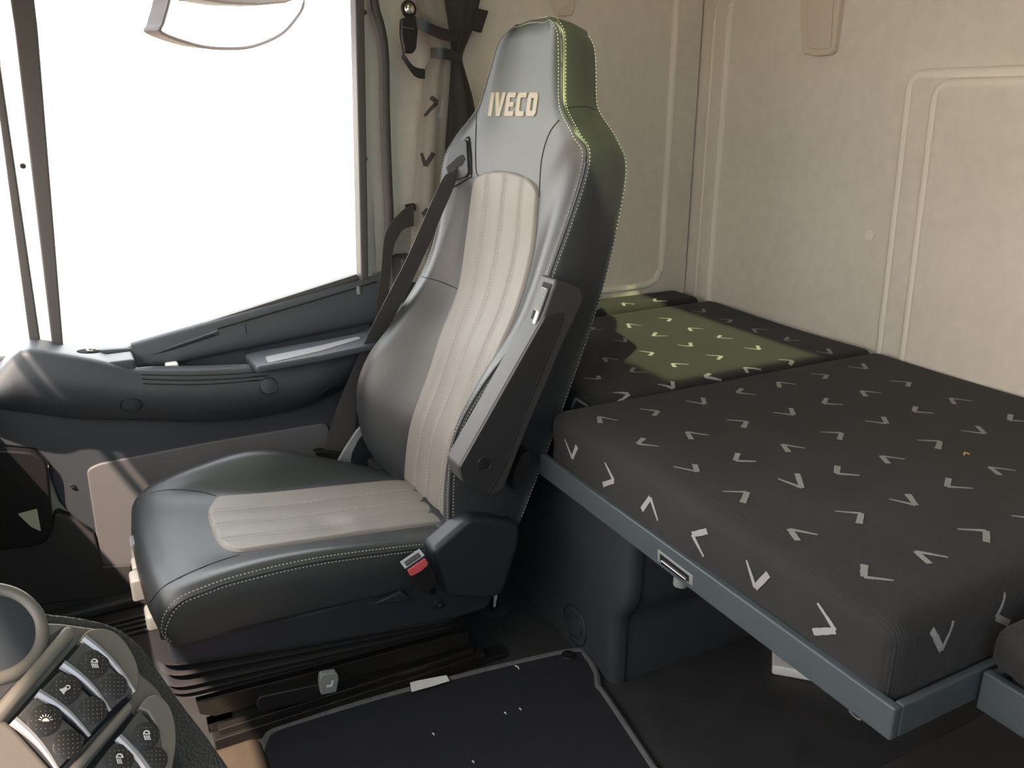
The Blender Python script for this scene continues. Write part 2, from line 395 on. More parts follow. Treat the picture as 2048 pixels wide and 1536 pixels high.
for a, b, r in ((262, 810, .0215), (537, 772, .0195), (656, 782, .0185)):
    h = hit(pb, a, b)
    if h:
        c = obj('blanking_cap', MB().disc(h[0]-h[1]*.001, h[1], r, .0016, 32), M['slate'], door)
        ring = [h[0]+h[1]*.0008+(lambda A, B: A*(r*1.04*math.cos(t*math.pi/20))+B*(r*1.04*math.sin(t*math.pi/20)))(h[1].cross(V3((0, 0, 1))).normalized(), h[1].cross(h[1].cross(V3((0, 0, 1)))).normalized()) for t in range(40)]
        obj('cap_groove', MB().tube(ring, .0011, 6, True), M['black'], c)
for (a, b), (c, d) in (((281, 749), (552, 741)), ((283, 758), (536, 751)), ((286, 767), (520, 760))):
    path = []
    for k in range(17):
        t = k/16; h = hit(pb, lerp(a, c, t), lerp(b, d, t) + 5*math.sin(t*math.pi))
        if h: path.append(h[0]+h[1]*.0005)
    if len(path) > 3: obj('pod_groove', MB().tube(path, .0016, 6), M['black'], door)
# ridge line of the upper cap on the pod
# raised switch block, thumb wheel, grab ledge
bt = at(238, 722, 'z', .655)
obj('switch_block', MB().box(.005, .072, 1.968, 2.045, .60, .640), M['slate'], door, bevel=.006)
tw = at(178, 703, 'z', .672); wslot = obj('thumb_wheel_slot', MB().disc(tw, (0.15, -.25, 1), .024, .002, 28, .010, (1, .05, 0)), M['dark'], door)
obj('thumb_wheel', MB().disc(tw+V3((.006, 0, .001)), (0.15, -.25, 1), .012, .004, 24, .007, (1, .05, 0), dome=.003), M['chrome'], wslot)
lt = [(lambda p: (p.x, p.y))(at(a, b, 'z', .612)) for a, b in ((489, 703), (520, 698), (640, 687), (724, 678), (760, 676), (760, 700), (640, 716), (512, 729))]
def slope(x, y): return .606 + .085*(x-.32)
led = MB().prism([(x, y, slope(x, y)-.018) for x, y in lt], [(x, y, slope(x, y)) for x, y in lt])
gl = obj('grab_ledge', led, M['slate'], door, bevel=.006, seg=3)
st = round_poly([(lambda p: (p.x, p.y))(at(a, b, 'z', .618)) for a, b in ((529, 707), (640, 694), (715, 682), (724, 686), (640, 704), (536, 719))], .012)
obj('ledge_strip', MB().prism([(x, y, slope(x, y)-.004) for x, y in st], [(x, y, slope(x, y)+.0016) for x, y in st]), M['ledge'], gl)
# rounded upper sill of the door, its slot, latch pin and tab
def sill_ring(px0, py0, px1, py1):
    a, b = at(px0, py0, 'y', 2.055), at(px1, py1, 'y', 2.035)
    return [V3((a.x, 2.09, a.z)), V3((a.x, 2.06, a.z+.002)), V3((lerp(a.x, b.x, .3), 2.044, lerp(a.z, b.z, .25))), V3((lerp(a.x, b.x, .6), 2.033, lerp(a.z, b.z, .55))), V3((b.x, 2.033, b.z)), V3((b.x, 2.09, b.z-.005))]
ss = []
for k in range(13):
    t = k/12; ss.append(sill_ring(lerp(262, 772, t), lerp(690, 546, t), lerp(275, 772, t), lerp(742, 640, t)))
obj('window_sill', MB().loft([cr_open(r, 3) for r in ss]), M['slate'], door, angle=60)
sl = round_poly(pix_y([(284, 712), (434, 660), (437, 668), (286, 722)], 2.044), .004)
so = obj('slot_surround', yprism(sl, 2.036, 2.05), M['slate'], door, bevel=.002)
obj('slot', yprism(round_poly(pix_y([(290, 714), (429, 667), (430, 671), (292, 718)], 2.036), .002), 2.034, 2.04), M['dark'], so)
gv = [(436, 664), (500, 645), (600, 616), (700, 586), (752, 570)]
obj('sill_groove', MB().tube([at(a, b-7, 'y', 2.045) for a, b in gv], .0022, 6), M['black'], door)
jl = [at(490+i*.9, 646+i*7, 'y', 2.034) for i in range(9)]
obj('panel_joint', MB().tube([(p.x, 2.0335+.0, p.z) for p in jl], .0012, 6), M['black'], door)
p = at(718, 588, 'y', 2.045); obj('latch_pin', MB().tube([p, p+V3((0, 0, .02))], .006, 14), M['paletab'], door)
p = at(345, 735, 'y', 2.005); obj('pull_tab', MB().box(p.x-.014, p.x+.014, p.y, p.y+.03, p.z-.006, p.z+.008), M['white'], door, bevel=.004)
# weather strip along the sill and around the window
def strip(name, pxs, y, r, m, parent, closed=False): return obj(name, MB().tube([at(a, b, 'y', y) for a, b in pxs], r, 8, closed), m, parent)
obj('sill_seal', yprism(pix_y([(240, 697), (712, 547), (718, 556), (262, 702)], 2.07), 2.06, 2.085), M['seal'], door, bevel=.002)
obj('frame_front', yprism(pix_y([(-22, -262), (38, -262), (62, -60), (76, 60), (128, 705), (106, 705), (30, 60), (12, -60)], 2.07), 2.055, 2.10), M['seal'], door, bevel=.004)
obj('frame_rear', yprism(pix_y([(701, -262), (721, -262), (734, 560), (719, 560)], 2.07), 2.055, 2.10), M['seal'], door, bevel=.004)
obj('frame_top', yprism([(-.32, 1.70), (.70, 1.70), (.70, 1.655), (-.32, 1.655)], 2.055, 2.10), M['seal'], door, bevel=.004)
win = struct(obj('window_1', yprism(pix_y([(0, -266), (714, -266), (722, 556), (118, 712)], 2.09), 2.088, 2.093), M['win'], smooth=False))
# white painted frame beside the seals, screws in it
def reveal(lpx, rpx, yl, yr):
    A = [at(a, b, 'y', yl) for a, b in lpx]; B = [at(a, b, 'y', yr) for a, b in rpx]; return MB().loft([[p, q, q+V3((0, .02, 0)), p+V3((0, .02, 0))] for p, q in zip(A, B)])
t3 = struct(obj('trim_3', reveal([(-58, -262), (-18, -60), (0, 130), (42, 400), (84, 705)], [(-14, -262), (18, -60), (40, 130), (72, 400), (110, 705)], 2.19, 2.11), M['white_paint'], bevel=.001))
t4 = struct(obj('trim_4', yprism(pix_y([(-66, -262), (-50, -262), (-10, -60), (0, 130), (84, 705), (62, 705), (-2, 230), (-26, -60)], 2.08), 2.075, 2.11), M['seal'], bevel=.003))
t5 = struct(obj('trim_5', reveal([(712, -262), (720, -60), (722, 60), (727, 300), (733, 560)], [(738, -262), (754, -60), (762, 60), (768, 300), (771, 560)], 2.105, 2.185), M['white_paint'], bevel=.001))
for a, b, t, yy in ((46, 332, t3, 2.10), (729, 25, t5, 2.099), (730, 318, t5, 2.099)):
    q = at(a, b, 'y', yy); obj('screw', MB().disc(q, (0, -1, 0), .006, .004, 14, dome=.002), M['seal'], t)
sealp = cr_open([at(a, b, 'y', 2.085) for a, b in ((700, -282), (722, -240), (736, -150), (743, -60), (748, 10), (760, 55), (768, 110), (770, 220), (774, 340), (778, 440), (774, 500), (768, 600))], 5)
struct(obj('trim_6', MB().tube(sealp, .0125, 10), M['seal']))
struct(obj('trim_7', MB().box(.74, .79, 2.05, 2.13, -.0, .80), M['slate'], bevel=.01))
# pale wheel-arch step and dark kick panel in front of the door
struct(obj('trim_8', MB().box(-.42, -.055, 2.085, 2.13, .02, .60), M['cream'], bevel=.01))
kp = round_poly(pix_y([(-70, 892), (70, 902), (95, 925), (107, 1060), (90, 1085), (60, 1092), (-70, 1105)], 2.03), .02)
kick = obj('kick_panel', yprism(kp, 2.02, 2.05), M['black'], None, bevel=.006); tag(kick, 'black rounded kick panel low in front of the door', 'panel')
obj('cutout', yprism(round_poly(pix_y([(35, 1028), (74, 1018), (82, 1063), (62, 1054)], 2.018), .003), 2.0185, 2.021), M['cream'], kick)
lk_ = pix_y([(-60, 1085), (60, 1084), (88, 1078), (100, 1062), (108, 1030), (118, 1026), (150, 1040), (188, 1066), (206, 1132), (264, 1128), (264, 1188), (-60, 1225)], 2.04)
struct(obj('trim_13', yprism(lk_, 2.036, 2.075), M['graphite'], bevel=.006))
# sill step along the floor
stp = MB().box(-.45, .74, 2.0, 2.06, 0, .028)
so = struct(obj('trim_9', stp, M['graphite'], bevel=.008))
for k in range(4): obj('tread_rib', MB().box(-.45, .74, 1.945-.022*k, 1.953-.022*k, 0, .008), M['graphite'], so, bevel=.002)

# ------------------------------------------------------------------ outside mirror
mir = thing('door_mirror', 'dark rimmed outside mirror seen through the top of the door window', 'mirror', (.45, 2.5, 1.45))
mpo, mpn = V3((.45, 2.5, 1.4)), V3((.60, -.80, 0))
mo = [on_plane(a, b, mpo, mpn) for a, b in ((324, 66), (395, 91), (450, 97), (505, 93), (560, 70), (590, 40), (608, 5), (606, -60), (580, -110), (360, -110), (345, -60), (338, 0), (326, 45))]
mo = cr_loop(mo, 4)
obj('rim', MB().tube(mo, .0045, 8, True), M['mirror_shell'], mir)
obj('glass', MB().prism(mo, [p-mpn*.004 for p in mo]), M['mirror'], mir, smooth=False)
cen = sum((p for p in mo), V3())/len(mo)
shell = MB().loft([mo, [cen+(p-cen)*1.0+V3((-.03, .03, 0)) for p in mo], [cen+(p-cen)*.7+V3((-.06, .06, 0)) for p in mo]])
shell.v = [v-mpn*.006 for v in shell.v]
obj('housing', shell, M['mirror_shell'], mir)
ho = [on_plane(a, b, mpo+mpn*.04, mpn) for a, b in ((396, -2), (455, 8), (520, 11), (575, 6), (604, -6), (600, -60), (410, -60))]
obj('upper_housing', MB().prism(ho, [p-mpn*.10 for p in ho]), M['mirror_shell'], mir, bevel=.008)
obj('arm', MB().tube([cen+V3((0, .05, .08)), V3((.1, 2.35, 1.72)), V3((-.25, 2.12, 1.75))], .014, 10), M['black'], mir)

# ------------------------------------------------------------------ seat
seat = thing('passenger_seat', 'high-backed black leather seat with taupe centre panels by the door', 'seat', (.35, 1.6, 0))
def K(px, py, y): return tuple(at(px, py, 'y', y))
LV = [  # near front seam, near rear edge, insert near, insert far, far edge
 ((.580,1.392,.27),(.705,1.392,.25),(.622,1.49,.27),(.615,1.74,.27),(.665,1.85,.245)),
 ((.579,1.385,.37),(.745,1.385,.36),(.627,1.49,.36),(.617,1.74,.36),(.566,1.86,.365)),
 ((.582,1.38,.48),(.785,1.38,.46),(.642,1.49,.47),(.637,1.74,.47),(.544,1.865,.50)),
 ((.597,1.38,.575),(.825,1.38,.555),(.692,1.49,.575),(.685,1.745,.58),(.569,1.865,.59)),
 ((.658,1.38,.667),(.865,1.38,.66),(.737,1.49,.67),(.722,1.75,.67),(.642,1.865,.68)),
 ((.755,1.38,.775),(.905,1.38,.77),(.79,1.49,.775),(.772,1.755,.775),(.720,1.865,.785)),
 ((.817,1.378,.91),(.94,1.378,.90),(.826,1.49,.89),(.797,1.76,.89),(.767,1.865,.89)),
 (K(1172,326,1.373),K(1251,345,1.382),(.838,1.49,1.0),(.815,1.76,1.0),K(886,332,1.868)),
 (K(1152,268,1.398),K(1233,280,1.402),(.845,1.49,1.065),(.827,1.755,1.065),K(908,280,1.855)),
 (K(1131,228,1.437),K(1205,236,1.450),(.852,1.51,1.13),(.840,1.745,1.13),K(945,232,1.818)),
 (K(1124,198,1.460),K(1193,208,1.472),(.856,1.53,1.175),(.850,1.74,1.175),K(962,203,1.79)),
 (K(1124,125,1.485),K(1191,150,1.496),(.868,1.54,1.255),(.864,1.73,1.25),K(982,140,1.775)),
 (K(1122,66,1.500),K(1188,98,1.511),(.878,1.55,1.31),(.876,1.72,1.305),K(1000,84,1.760)),
 (K(1110,44,1.516),K(1176,72,1.526),(.889,1.565,1.338),(.887,1.705,1.328),K(1020,63,1.734)),
]
def back_ring(k):
    SN, RN, IN, IF, SF = [V3(p) for p in LV[k]]
    up = sstep(5.5, 8, k); low = 1-up
    crN = SN.lerp(IN, .38) + V3((lerp(-.016, -.005, up), 0, 0)); crN0 = SN.lerp(IN, .10) + V3((lerp(-.006, -.0025, up), 0, 0))
    Cc = (IN+IF)/2 + V3((lerp(.004, -.004, sstep(7, 10, k)), 0, 0))
    crF = SF.lerp(IF, .40) + V3((lerp(-.018, -.007, up), 0, 0)); crF0 = SF.lerp(IF, .10) + V3((lerp(-.007, -.003, up), 0, 0))
    RF = V3((RN.x, SF.y-.01, RN.z)); 
    sN = SN.lerp(RN, .12) + V3((0, -.007, 0)); mN = SN.lerp(RN, .5) + V3((0, -.014, 0)); eN = SN.lerp(RN, .9)+V3((0, -.006, 0))
    sF = SF.lerp(RF, .12) + V3((0, .007, 0)); mF = SF.lerp(RF, .5) + V3((0, .012, 0)); eF = SF.lerp(RF, .9)+V3((0, .005, 0))
    RC = (RN+RF)/2 + V3((.028, 0, 0)); RC1 = RN.lerp(RF, .2)+V3((.022, 0, 0)); RC2 = RN.lerp(RF, .8)+V3((.022, 0, 0))
    return [eN, mN, sN, SN, crN0, crN, IN, Cc, IF, crF, crF0, SF, sF, mF, eF, RF, RC2, RC, RC1, RN]
SUBR, SUBL = 4, 5
ringsk = [cr_loop(back_ring(k), SUBR) for k in range(len(LV))]
nr = len(ringsk[0])
cols = [cr_open([ringsk[k][i] for k in range(len(LV))], SUBL) for i in range(nr)]
dense = [[cols[i][j] for i in range(nr)] for j in range(len(cols[0]))]
last = dense[-1]; cc = sum(last, V3())/nr
for s, dz in ((.94, .007), (.82, .012), (.55, .0155), (.25, .017)): dense.append([cc+(p-cc)*s+V3((.004, 0, dz)) for p in last])
first = dense[0]; c0 = sum(first, V3())/nr
dense.insert(0, [c0+(p-c0)*.86+V3((0, 0, -.014)) for p in first])
backm = MB().loft(dense); obj('backrest', backm, M['leather'], seat, angle=75); bb = backm.bvh()
def surf(i, j):                                   # i along ring control index, j level index -> point, normal
    fi = i*SUBR; fj = 1+j*SUBL
    i0 = int(fi); j0 = int(fj); a = fi-i0; b = fj-j0
    g_ = lambda p, q: dense[min(q, len(dense)-1)][p % nr]
    P = (g_(i0, j0)*(1-a)+g_(i0+1, j0)*a)*(1-b) + (g_(i0, j0+1)*(1-a)+g_(i0+1, j0+1)*a)*b
    du = g_(i0+1, j0)-g_(i0, j0); dv = g_(i0, j0+1)-g_(i0, j0)
    n = du.cross(dv).normalized()
    return P, n
def fsurf(i, j):
    P, n = surf(i, j)
    if n.x > 0: n = -n
    return P, n
NU, NV = 64, 120
def ins_pt(u, v):                                 # u,v in 0..1 on the backrest insert
    vt = 7.0+.72*math.sqrt(max(0, 1-abs(2*u-1)**2.6)); j = .35+(vt-.35)*v
    return fsurf(6+2*u, j)
im = MB(); P = []
for a in range(NU+1):
    for b in range(NV+1):
        u, v = a/NU, b/NV; p, n = ins_pt(u, v)
        edge = min(1, min(u, 1-u)*45)*min(1, (1-v)*60)
        gd = min(abs(u-q) for q in (.25, .5, .75)); gr_ = math.exp(-(gd/.016)**2); bow = abs(math.sin(math.pi*u*4))
        P.append(p + n*(-.004 + .0095*edge + edge*(.0016*bow - .0026*gr_)))
im.add(P, [(i*(NV+1)+j, (i+1)*(NV+1)+j, (i+1)*(NV+1)+j+1, i*(NV+1)+j+1) for i in range(NU) for j in range(NV)])
ins = obj('back_insert', im, M['taupe'], seat, angle=80)
stm = MB()
for u in (.25, .5, .75):
    stm.dashes([(lambda q: (q[0]+q[1]*.0036, q[1]))(ins_pt(u, v/70)) for v in range(1, 69)], .0010, .0050, .0032)
stuff(obj('stitching', stm, M['thread'], ins))
# seam between the front and side leather: piping flanked by stitch rows, over the headrest too
stm = MB()
def seam_path(i): return [surf(i, j/8) for j in range(0, 8*13+1)]
def outw(pn):
    p, n = pn
    c = V3((.80, 1.62, p.z)); 
    return (p, n if (p-c).dot(n) > 0 else -n)
near = [outw(q) for q in seam_path(3)]; far = [outw(q) for q in seam_path(11)]
topfar = far[::-1]
top_mid = []
for k in range(1, 16):
    t = k/16; y = lerp(near[-1][0].y, far[-1][0].y, t); x = lerp(near[-1][0].x, far[-1][0].x, t)
    h = bb.ray_cast(V3((x+.004, y, 1.6)), V3((0, 0, -1)))
    if h[0]: top_mid.append((h[0], V3((-.5, 0, .85)).normalized()))
whole = near[4:]+top_mid+topfar[:70]
obj('piping', MB().tube([p+n*.0005 for p, n in whole], .0022, 6), M['piping'], seat)
for i, dd in ((3.0, -.0075), (3.0, .0075)):
    rows = []
    for q, (p, n) in enumerate(whole):
        t = (whole[min(q+1, len(whole)-1)][0]-whole[max(q-1, 0)][0]).normalized(); s = t.cross(n).normalized()
        hh = bb.find_nearest(p+s*dd)
        nn = hh[1]; nn = nn if nn.dot(n) > 0 else -nn
        rows.append((hh[0]+nn*.0004, nn))
    stm.dashes(rows, .0011, .0045, .0026)
# rear outline stitch and the lower hem of the near bolster
rear = [outw(q) for q in seam_path(19.5)]
stm.dashes([(p+n*.0003, n) for p, n in rear[8:]], .0010, .0045, .0030)
def px_seam(bvh, pts, sub=6):
    v = cr_open([V3((a, b, 0)) for a, b in pts], sub); return [h for h in (hit(bvh, p.x, p.y) for p in v) if h]
stm.dashes(px_seam(bb, [(893, 1040), (925, 1030), (960, 1026), (1000, 1030), (1026, 1036)]), .0011)
stuff(obj('stitching', stm, M['thread'], seat))
# shallow seams across the upper back and the far bolster
for pts in ([(953, 228), (951, 300), (953, 345), (962, 352)], [(1118, 240), (1098, 268), (1083, 320), (1078, 395)], [(843, 553), (880, 563), (918, 579)], [(1136, 216), (1152, 213), (1172, 213), (1190, 219)]):
    s = px_seam(bb, pts)
    if len(s) > 2: obj('panel_seam', MB().tube([p+n*.0002 for p, n in s], .0013, 6), M['piping'], seat)
# embossed lettering on the headrest
GL = {'I': [[(0,0),(.30,0),(.36,1),(.06,1)]],
 'V': [[(.02,1),(.30,1),(.42,.34),(.60,1),(.88,1),(.56,0),(.24,0)]],
 'E': [[(0,.0),(.70,0),(.72,.22),(.30,.22),(.31,.39),(.66,.39),(.68,.60),(.33,.60),(.34,.78),(.76,.78),(.78,1),(.16,1),(.05,.88)]],
 'C': [[(.14,0),(.70,0),(.72,.22),(.36,.22),(.31,.28),(.33,.72),(.39,.78),(.78,.78),(.80,1),(.20,1),(.06,.86),(.02,.14)]],
 'O': [[(.14,0),(.70,0),(.82,.14),(.86,.86),(.76,1),(.20,1),(.06,.86),(.02,.14)]]}
xo = 0
def letter_pt(u, v, h):                           # u 0..1 along the word, v 0..1 up -> lifted point on the headrest face
    q = hit(bb, lerp(979, 1076, u)+(v-.5)*5, lerp(233, 185, v)); return q[0]+q[1]*h
adv = {'I': .42, 'V': .92, 'E': .86, 'C': .86, 'O': .88}; tot = sum(adv.values())
for ch in 'IVECO':
    mb = MB()
    for poly in GL[ch]:
        fine = []
        for a, b in zip(poly, poly[1:]+poly[:1]):
            for k in range(3): fine.append((lerp(a[0], b[0], k/3), lerp(a[1], b[1], k/3)))
        uv = [((xo+a)/tot, b) for a, b in fine]
        if ch == 'O':
            inn = [(.36, .24), (.50, .24), (.55, .30), (.57, .70), (.53, .76), (.41, .76), (.35, .70), (.33, .30)]
            inn = [lerp(0, 1, 0) or (lerp(a[0], b[0], k/3), lerp(a[1], b[1], k/3)) for a, b in zip(inn, inn[1:]+inn[:1]) for k in range(3)]
            ui = [((xo+a)/tot, b) for a, b in inn]; n = len(uv)
            A, B, a2, b2 = [letter_pt(u, v, -.002) for u, v in uv], [letter_pt(u, v, .0022) for u, v in uv], [letter_pt(u, v, -.002) for u, v in ui], [letter_pt(u, v, .0022) for u, v in ui]
            mb.add(A+B+a2+b2, [q for i in range(n) for q in ((i, (i+1) % n, n+(i+1) % n, n+i), (n+i, n+(i+1) % n, 3*n+(i+1) % n, 3*n+i), (2*n+i, 3*n+i, 3*n+(i+1) % n, 2*n+(i+1) % n))])
        else:
            mb.prism([letter_pt(u, v, -.002) for u, v in uv], [letter_pt(u, v, .0022) for u, v in uv])
    xo += adv[ch]
    obj('letter', mb, M['letter'], seat, bevel=.0008)
# belt guide plate on the far shoulder
gp = [(905, 296), (931, 279), (936, 283), (940, 345), (934, 354), (893, 368), (897, 330)]
gl_ = [hit(bb, a, b) for a, b in gp]; gl_ = [h for h in gl_ if h]
guide = obj('belt_guide', MB().prism([h[0]-h[1]*.006 for h in gl_], [h[0]+h[1]*.006 for h in gl_]), M['slate'], seat, bevel=.002)
sp = [h for h in (hit(bb, a, b) for a, b in ((897, 336), (918, 316), (929, 310), (934, 318), (928, 330), (900, 345))) if h]
obj('belt_slot', MB().prism([h[0] for h in sp], [h[0]+h[1]*.0068 for h in sp]), M['dark'], guide)

gb = cr_loop([h[0]+h[1]*.0012 for h in (hit(bb, a, b) for a, b in ((904, 293), (932, 276), (939, 282), (943, 347), (936, 357), (900, 370))) if h], 4)
obj('plate_gap', MB().tube(gb[4:], .0016, 6), M['black'], guide)
# seat cushion: side profiles lofted across the width
PR = [ # y, [(x,z) ...]
 (1.376, [(.60,.262),(.06,.280),(.050,.300),(.085,.330),(.17,.345),(.30,.344),(.45,.328),(.56,.315),(.60,.300)]),
 (1.381, [(.62,.255),(.045,.270),(.034,.305),(.062,.348),(.17,.366),(.30,.364),(.45,.347),(.585,.328),(.63,.310)]),
 (1.386, [(.62,.255),(.043,.268),(.030,.308),(.056,.354),(.17,.373),(.30,.371),(.45,.354),(.585,.333),(.63,.312)]),
 (1.41, [(.62,.25),(.037,.262),(.020,.318),(.050,.366),(.17,.385),(.30,.382),(.45,.361),(.585,.337),(.63,.315)]),
 (1.49, [(.62,.25),(.033,.258),(.010,.325),(.047,.372),(.17,.367),(.30,.356),(.45,.341),(.585,.325),(.63,.31)]),
 (1.60, [(.62,.25),(.031,.256),(.006,.328),(.046,.375),(.17,.369),(.30,.354),(.45,.340),(.585,.326),(.63,.31)]),
 (1.72, [(.62,.25),(.033,.258),(.007,.332),(.046,.384),(.17,.380),(.30,.363),(.45,.347),(.585,.330),(.63,.31)]),
 (1.77, [(.62,.25),(.036,.262),(.011,.340),(.048,.392),(.17,.412),(.30,.417),(.45,.374),(.585,.329),(.63,.31)]),
 (1.80, [(.62,.25),(.040,.265),(.015,.345),(.050,.397),(.17,.428),(.30,.436),(.45,.386),(.585,.326),(.63,.30)]),
 (1.832, [(.62,.25),(.048,.268),(.026,.335),(.060,.385),(.17,.416),(.30,.424),(.45,.370),(.585,.315),(.63,.295)]),
 (1.846, [(.62,.255),(.060,.272),(.045,.32),(.080,.35),(.17,.375),(.30,.38),(.45,.34),(.585,.30),(.62,.285)]),
]
secs = []
for y, pr in PR:
    ps = [V3((x, y, z)) for x, z in pr]; up = cr_open(ps[1:], 6); secs.append(cr_open([ps[0], ps[1]], 3)[:-1]+up)
cols = [cr_open([s[i] for s in secs], 5) for i in range(len(secs[0]))]
rows = [[c[j] for c in cols] for j in range(len(cols[0]))]
cushm = MB().loft(rows); obj('cushion', cushm, M['leather'], seat, angle=75); cb = cushm.bvh()
def top(x, y):
    h = cb.ray_cast(V3((x, y, 1)), V3((0, 0, -1))); return h[0].z if h[0] else .33
cm = MB(); P = []; NX, NY = 100, 64
def cush_pt(s, t):                                # s 0..1 front->rear, t 0..1 near->far
    a = abs(2*t-1); x0 = .148+.055*(1-math.sqrt(max(0, 1-a**3.2))); x = lerp(x0, .648, s)
    y = lerp(1.485, 1.722, t) + .006*(1-s)*(t-.5); return x, y
for a in range(NX+1):
    for b in range(NY+1):
        s, t = a/NX, b/NY; x, y = cush_pt(s, t)
        edge = min(1, s*50)*min(1, min(t, 1-t)*45); gd = min(abs(t-q) for q in (.25, .5, .75)); gr_ = math.exp(-(gd/.016)**2); bow = abs(math.sin(math.pi*t*4))
        dent = -.0065*math.exp(-((x-.39)**2/.0018+(y-1.545)**2/.0009)) + .005*math.exp(-((x-.425)**2/.001+(y-1.535)**2/.002)) - .003*math.exp(-((x-.36)**2/.0006+(y-1.57)**2/.0006))
        zt_ = top(x, y) if x < .60 else max(top(x, y), top(.60, y)-.30*(x-.60))
        P.append(V3((x, y, zt_ - .004 + .0105*edge + edge*(.0016*bow - .0026*gr_) + dent*edge*.62)))
cm.add(P, [(i*(NY+1)+j, (i+1)*(NY+1)+j, (i+1)*(NY+1)+j+1, i*(NY+1)+j+1) for i in range(NX) for j in range(NY)])
cins = obj('cushion_insert', cm, M['taupe'], seat, angle=80); cib = cm.bvh()
stm = MB()
for t in (.25, .5, .75):
    pts = []
    for k in range(2, 68):
        x, y = cush_pt(k/70, t); h = cib.ray_cast(V3((x, y, 1)), V3((0, 0, -1)))
        if h[0]: pts.append((h[0]+V3((0, 0, .0004)), V3((0, 0, 1))))
    stm.dashes(pts, .0009, .0045, .0030)
stuff(obj('stitching', stm, M['thread'], cins))
stm = MB(); seamz = [(.0, 0)]
edge = [V3((x, 1.3835, z)) for x, z in ((.040, .285), (.032, .307), (.059, .351), (.11, .364), (.17, .3700), (.30, .3680), (.45, .351), (.585, .331), (.62, .32))]
edge = cr_open(edge, 10)
obj('piping', MB().tube([p+V3((0, -.001, 0)) for p in edge], .0022, 6), M['piping'], seat)
for off in (-.0062, .0055):
    pts = []
    for q in edge:
        h = cb.find_nearest(q+V3((0, off*.9, off*.75+.001))); n = h[1] if h[1].dot(V3((0, -.6, .6))) > 0 else -h[1]
        pts.append((h[0]+n*.0004, n))
    stm.dashes(pts, .0011, .0045, .0024)
stuff(obj('stitching', stm, M['thread'], seat))
for pts in ([(272, 1000), (300, 985), (350, 979), (400, 983), (432, 992)], [(300, 1205), (325, 1175), (370, 1150), (430, 1125), (478, 1110)]):
    s = px_seam(cb, pts)
    if len(s) > 2: obj('panel_seam', MB().tube([p+n*.0002 for p, n in s], .0012, 6), M['piping'], seat)

# plastic shell, recliner cover, screw, buckle
sk = [(.040, .284), (.034, .225), (.060, .215), (.304, .176), (.592, .147), (.665, .150), (.70, .20), (.685, .31), (.60, .33), (.46, .268), (.30, .262)]
obj('base_shell', yprism(sk, 1.388, 1.838), M['navy'], seat, bevel=.012, seg=3)
rc = round_poly(pix_y([(858, 1098), (935, 1031), (985, 1033), (1038, 1045), (1034, 1088), (1002, 1186), (960, 1196), (893, 1188), (880, 1150)], 1.35), .014)
rcv = obj('recliner_cover', yprism(rc, 1.338, 1.392), M['navy'], seat, bevel=.012, seg=3)
p = at(878, 1208, 'y', 1.383); sc_ = obj('screw', MB().disc(p, (0, -1, 0), .011, .003, 24), M['black'], seat)
obj('screw_socket', MB().disc(p+V3((0, -.0035, 0)), (0, -1, 0), .005, .0015, 6), M['chrome'], sc_)
wedge = yprism(pix_y([(745, 1206), (800, 1180), (818, 1192), (812, 1198)], 1.38), 1.374, 1.39)
obj('shell_lip', wedge, M['navy'], seat, bevel=.002)
bk0 = at(825, 1122, 'y', 1.335); ax = (at(862, 1185, 'y', 1.335)-bk0).normalized(); side = V3((-ax.z, 0, ax.x)); 
if side.x < 0: side = -side
def bkp(l, s, d): return bk0 + ax*l + side*s + V3((0, d, 0))
body = [(-.004, -.020), (-.004, .024), (.045, .026), (.072, .016), (.075, -.010), (.045, -.021)]
buck = obj('buckle', MB().prism([bkp(l, s, -.014) for l, s in body], [bkp(l, s, .014) for l, s in body]), M['black'], seat, bevel=.003)
rb = [(.000, -.018), (.000, .022), (.014, .023), (.018, .018), (.020, .002), (.018, -.014), (.014, -.019)]
rbm = MB().prism([bkp(l, s, -.0165) for l, s in rb], [bkp(l, s, -.002) for l, s in rb]); obj('release_button', rbm, M['red'], buck, bevel=.0015)
rimp = [(-.0055, -.021), (-.0055, .0245), (-.0035, .0245), (-.0035, -.021)]
obj('buckle_rim', MB().prism([bkp(l, s, -.015) for l, s in rimp], [bkp(l, s, .0145) for l, s in rimp]), M['graphite2'], buck, bevel=.0008)
sl_ = [(-.0065, -.015), (-.0065, .018), (-.005, .018), (-.005, -.015)]
obj('tongue_slot', MB().prism([bkp(l, s, -.011) for l, s in sl_], [bkp(l, s, .004) for l, s in sl_]), M['dark'], buck)
obj('buckle_stalk', MB().tube([bkp(.068, .003, 0), bkp(.09, .004, .012), bkp(.11, .006, .03)], .009, 8), M['black'], seat)

# folded armrest on the near side of the backrest
YA0, YA1 = 1.300, 1.358
ao = round_poly(pix_y([(1113, 558), (1160, 575), (1168, 600), (1122, 700), (1050, 870), (1008, 980), (985, 993), (925, 965), (916, 935), (1084, 640)], YA0), .007)
arm = obj('armrest', yprism(ao, YA0, YA1), M['graphite'], seat, bevel=.006, seg=3)
ai = round_poly(pix_y([(1092, 630), (1128, 624), (1122, 650), (1070, 775), (1005, 938), (975, 990), (926, 966), (919, 935)], YA0-.001), .006)
obj('armrest_inlay', yprism(ai, YA0-.0025, YA0+.004), M['graphite2'], arm, bevel=.002)
gr = [at(a, b, 'y', YA0-.003) for a, b in ((1128, 626), (1122, 650), (1070, 775), (1005, 938), (976, 988))]
obj('armrest_groove', MB().tube(gr, .0018, 6), M['dark'], arm)
p = at(969, 927, 'y', YA0-.003); hh_ = obj('pivot_hole', MB().disc(p, (0, -1, 0), .0135, .0008, 28), M['dark'], arm)
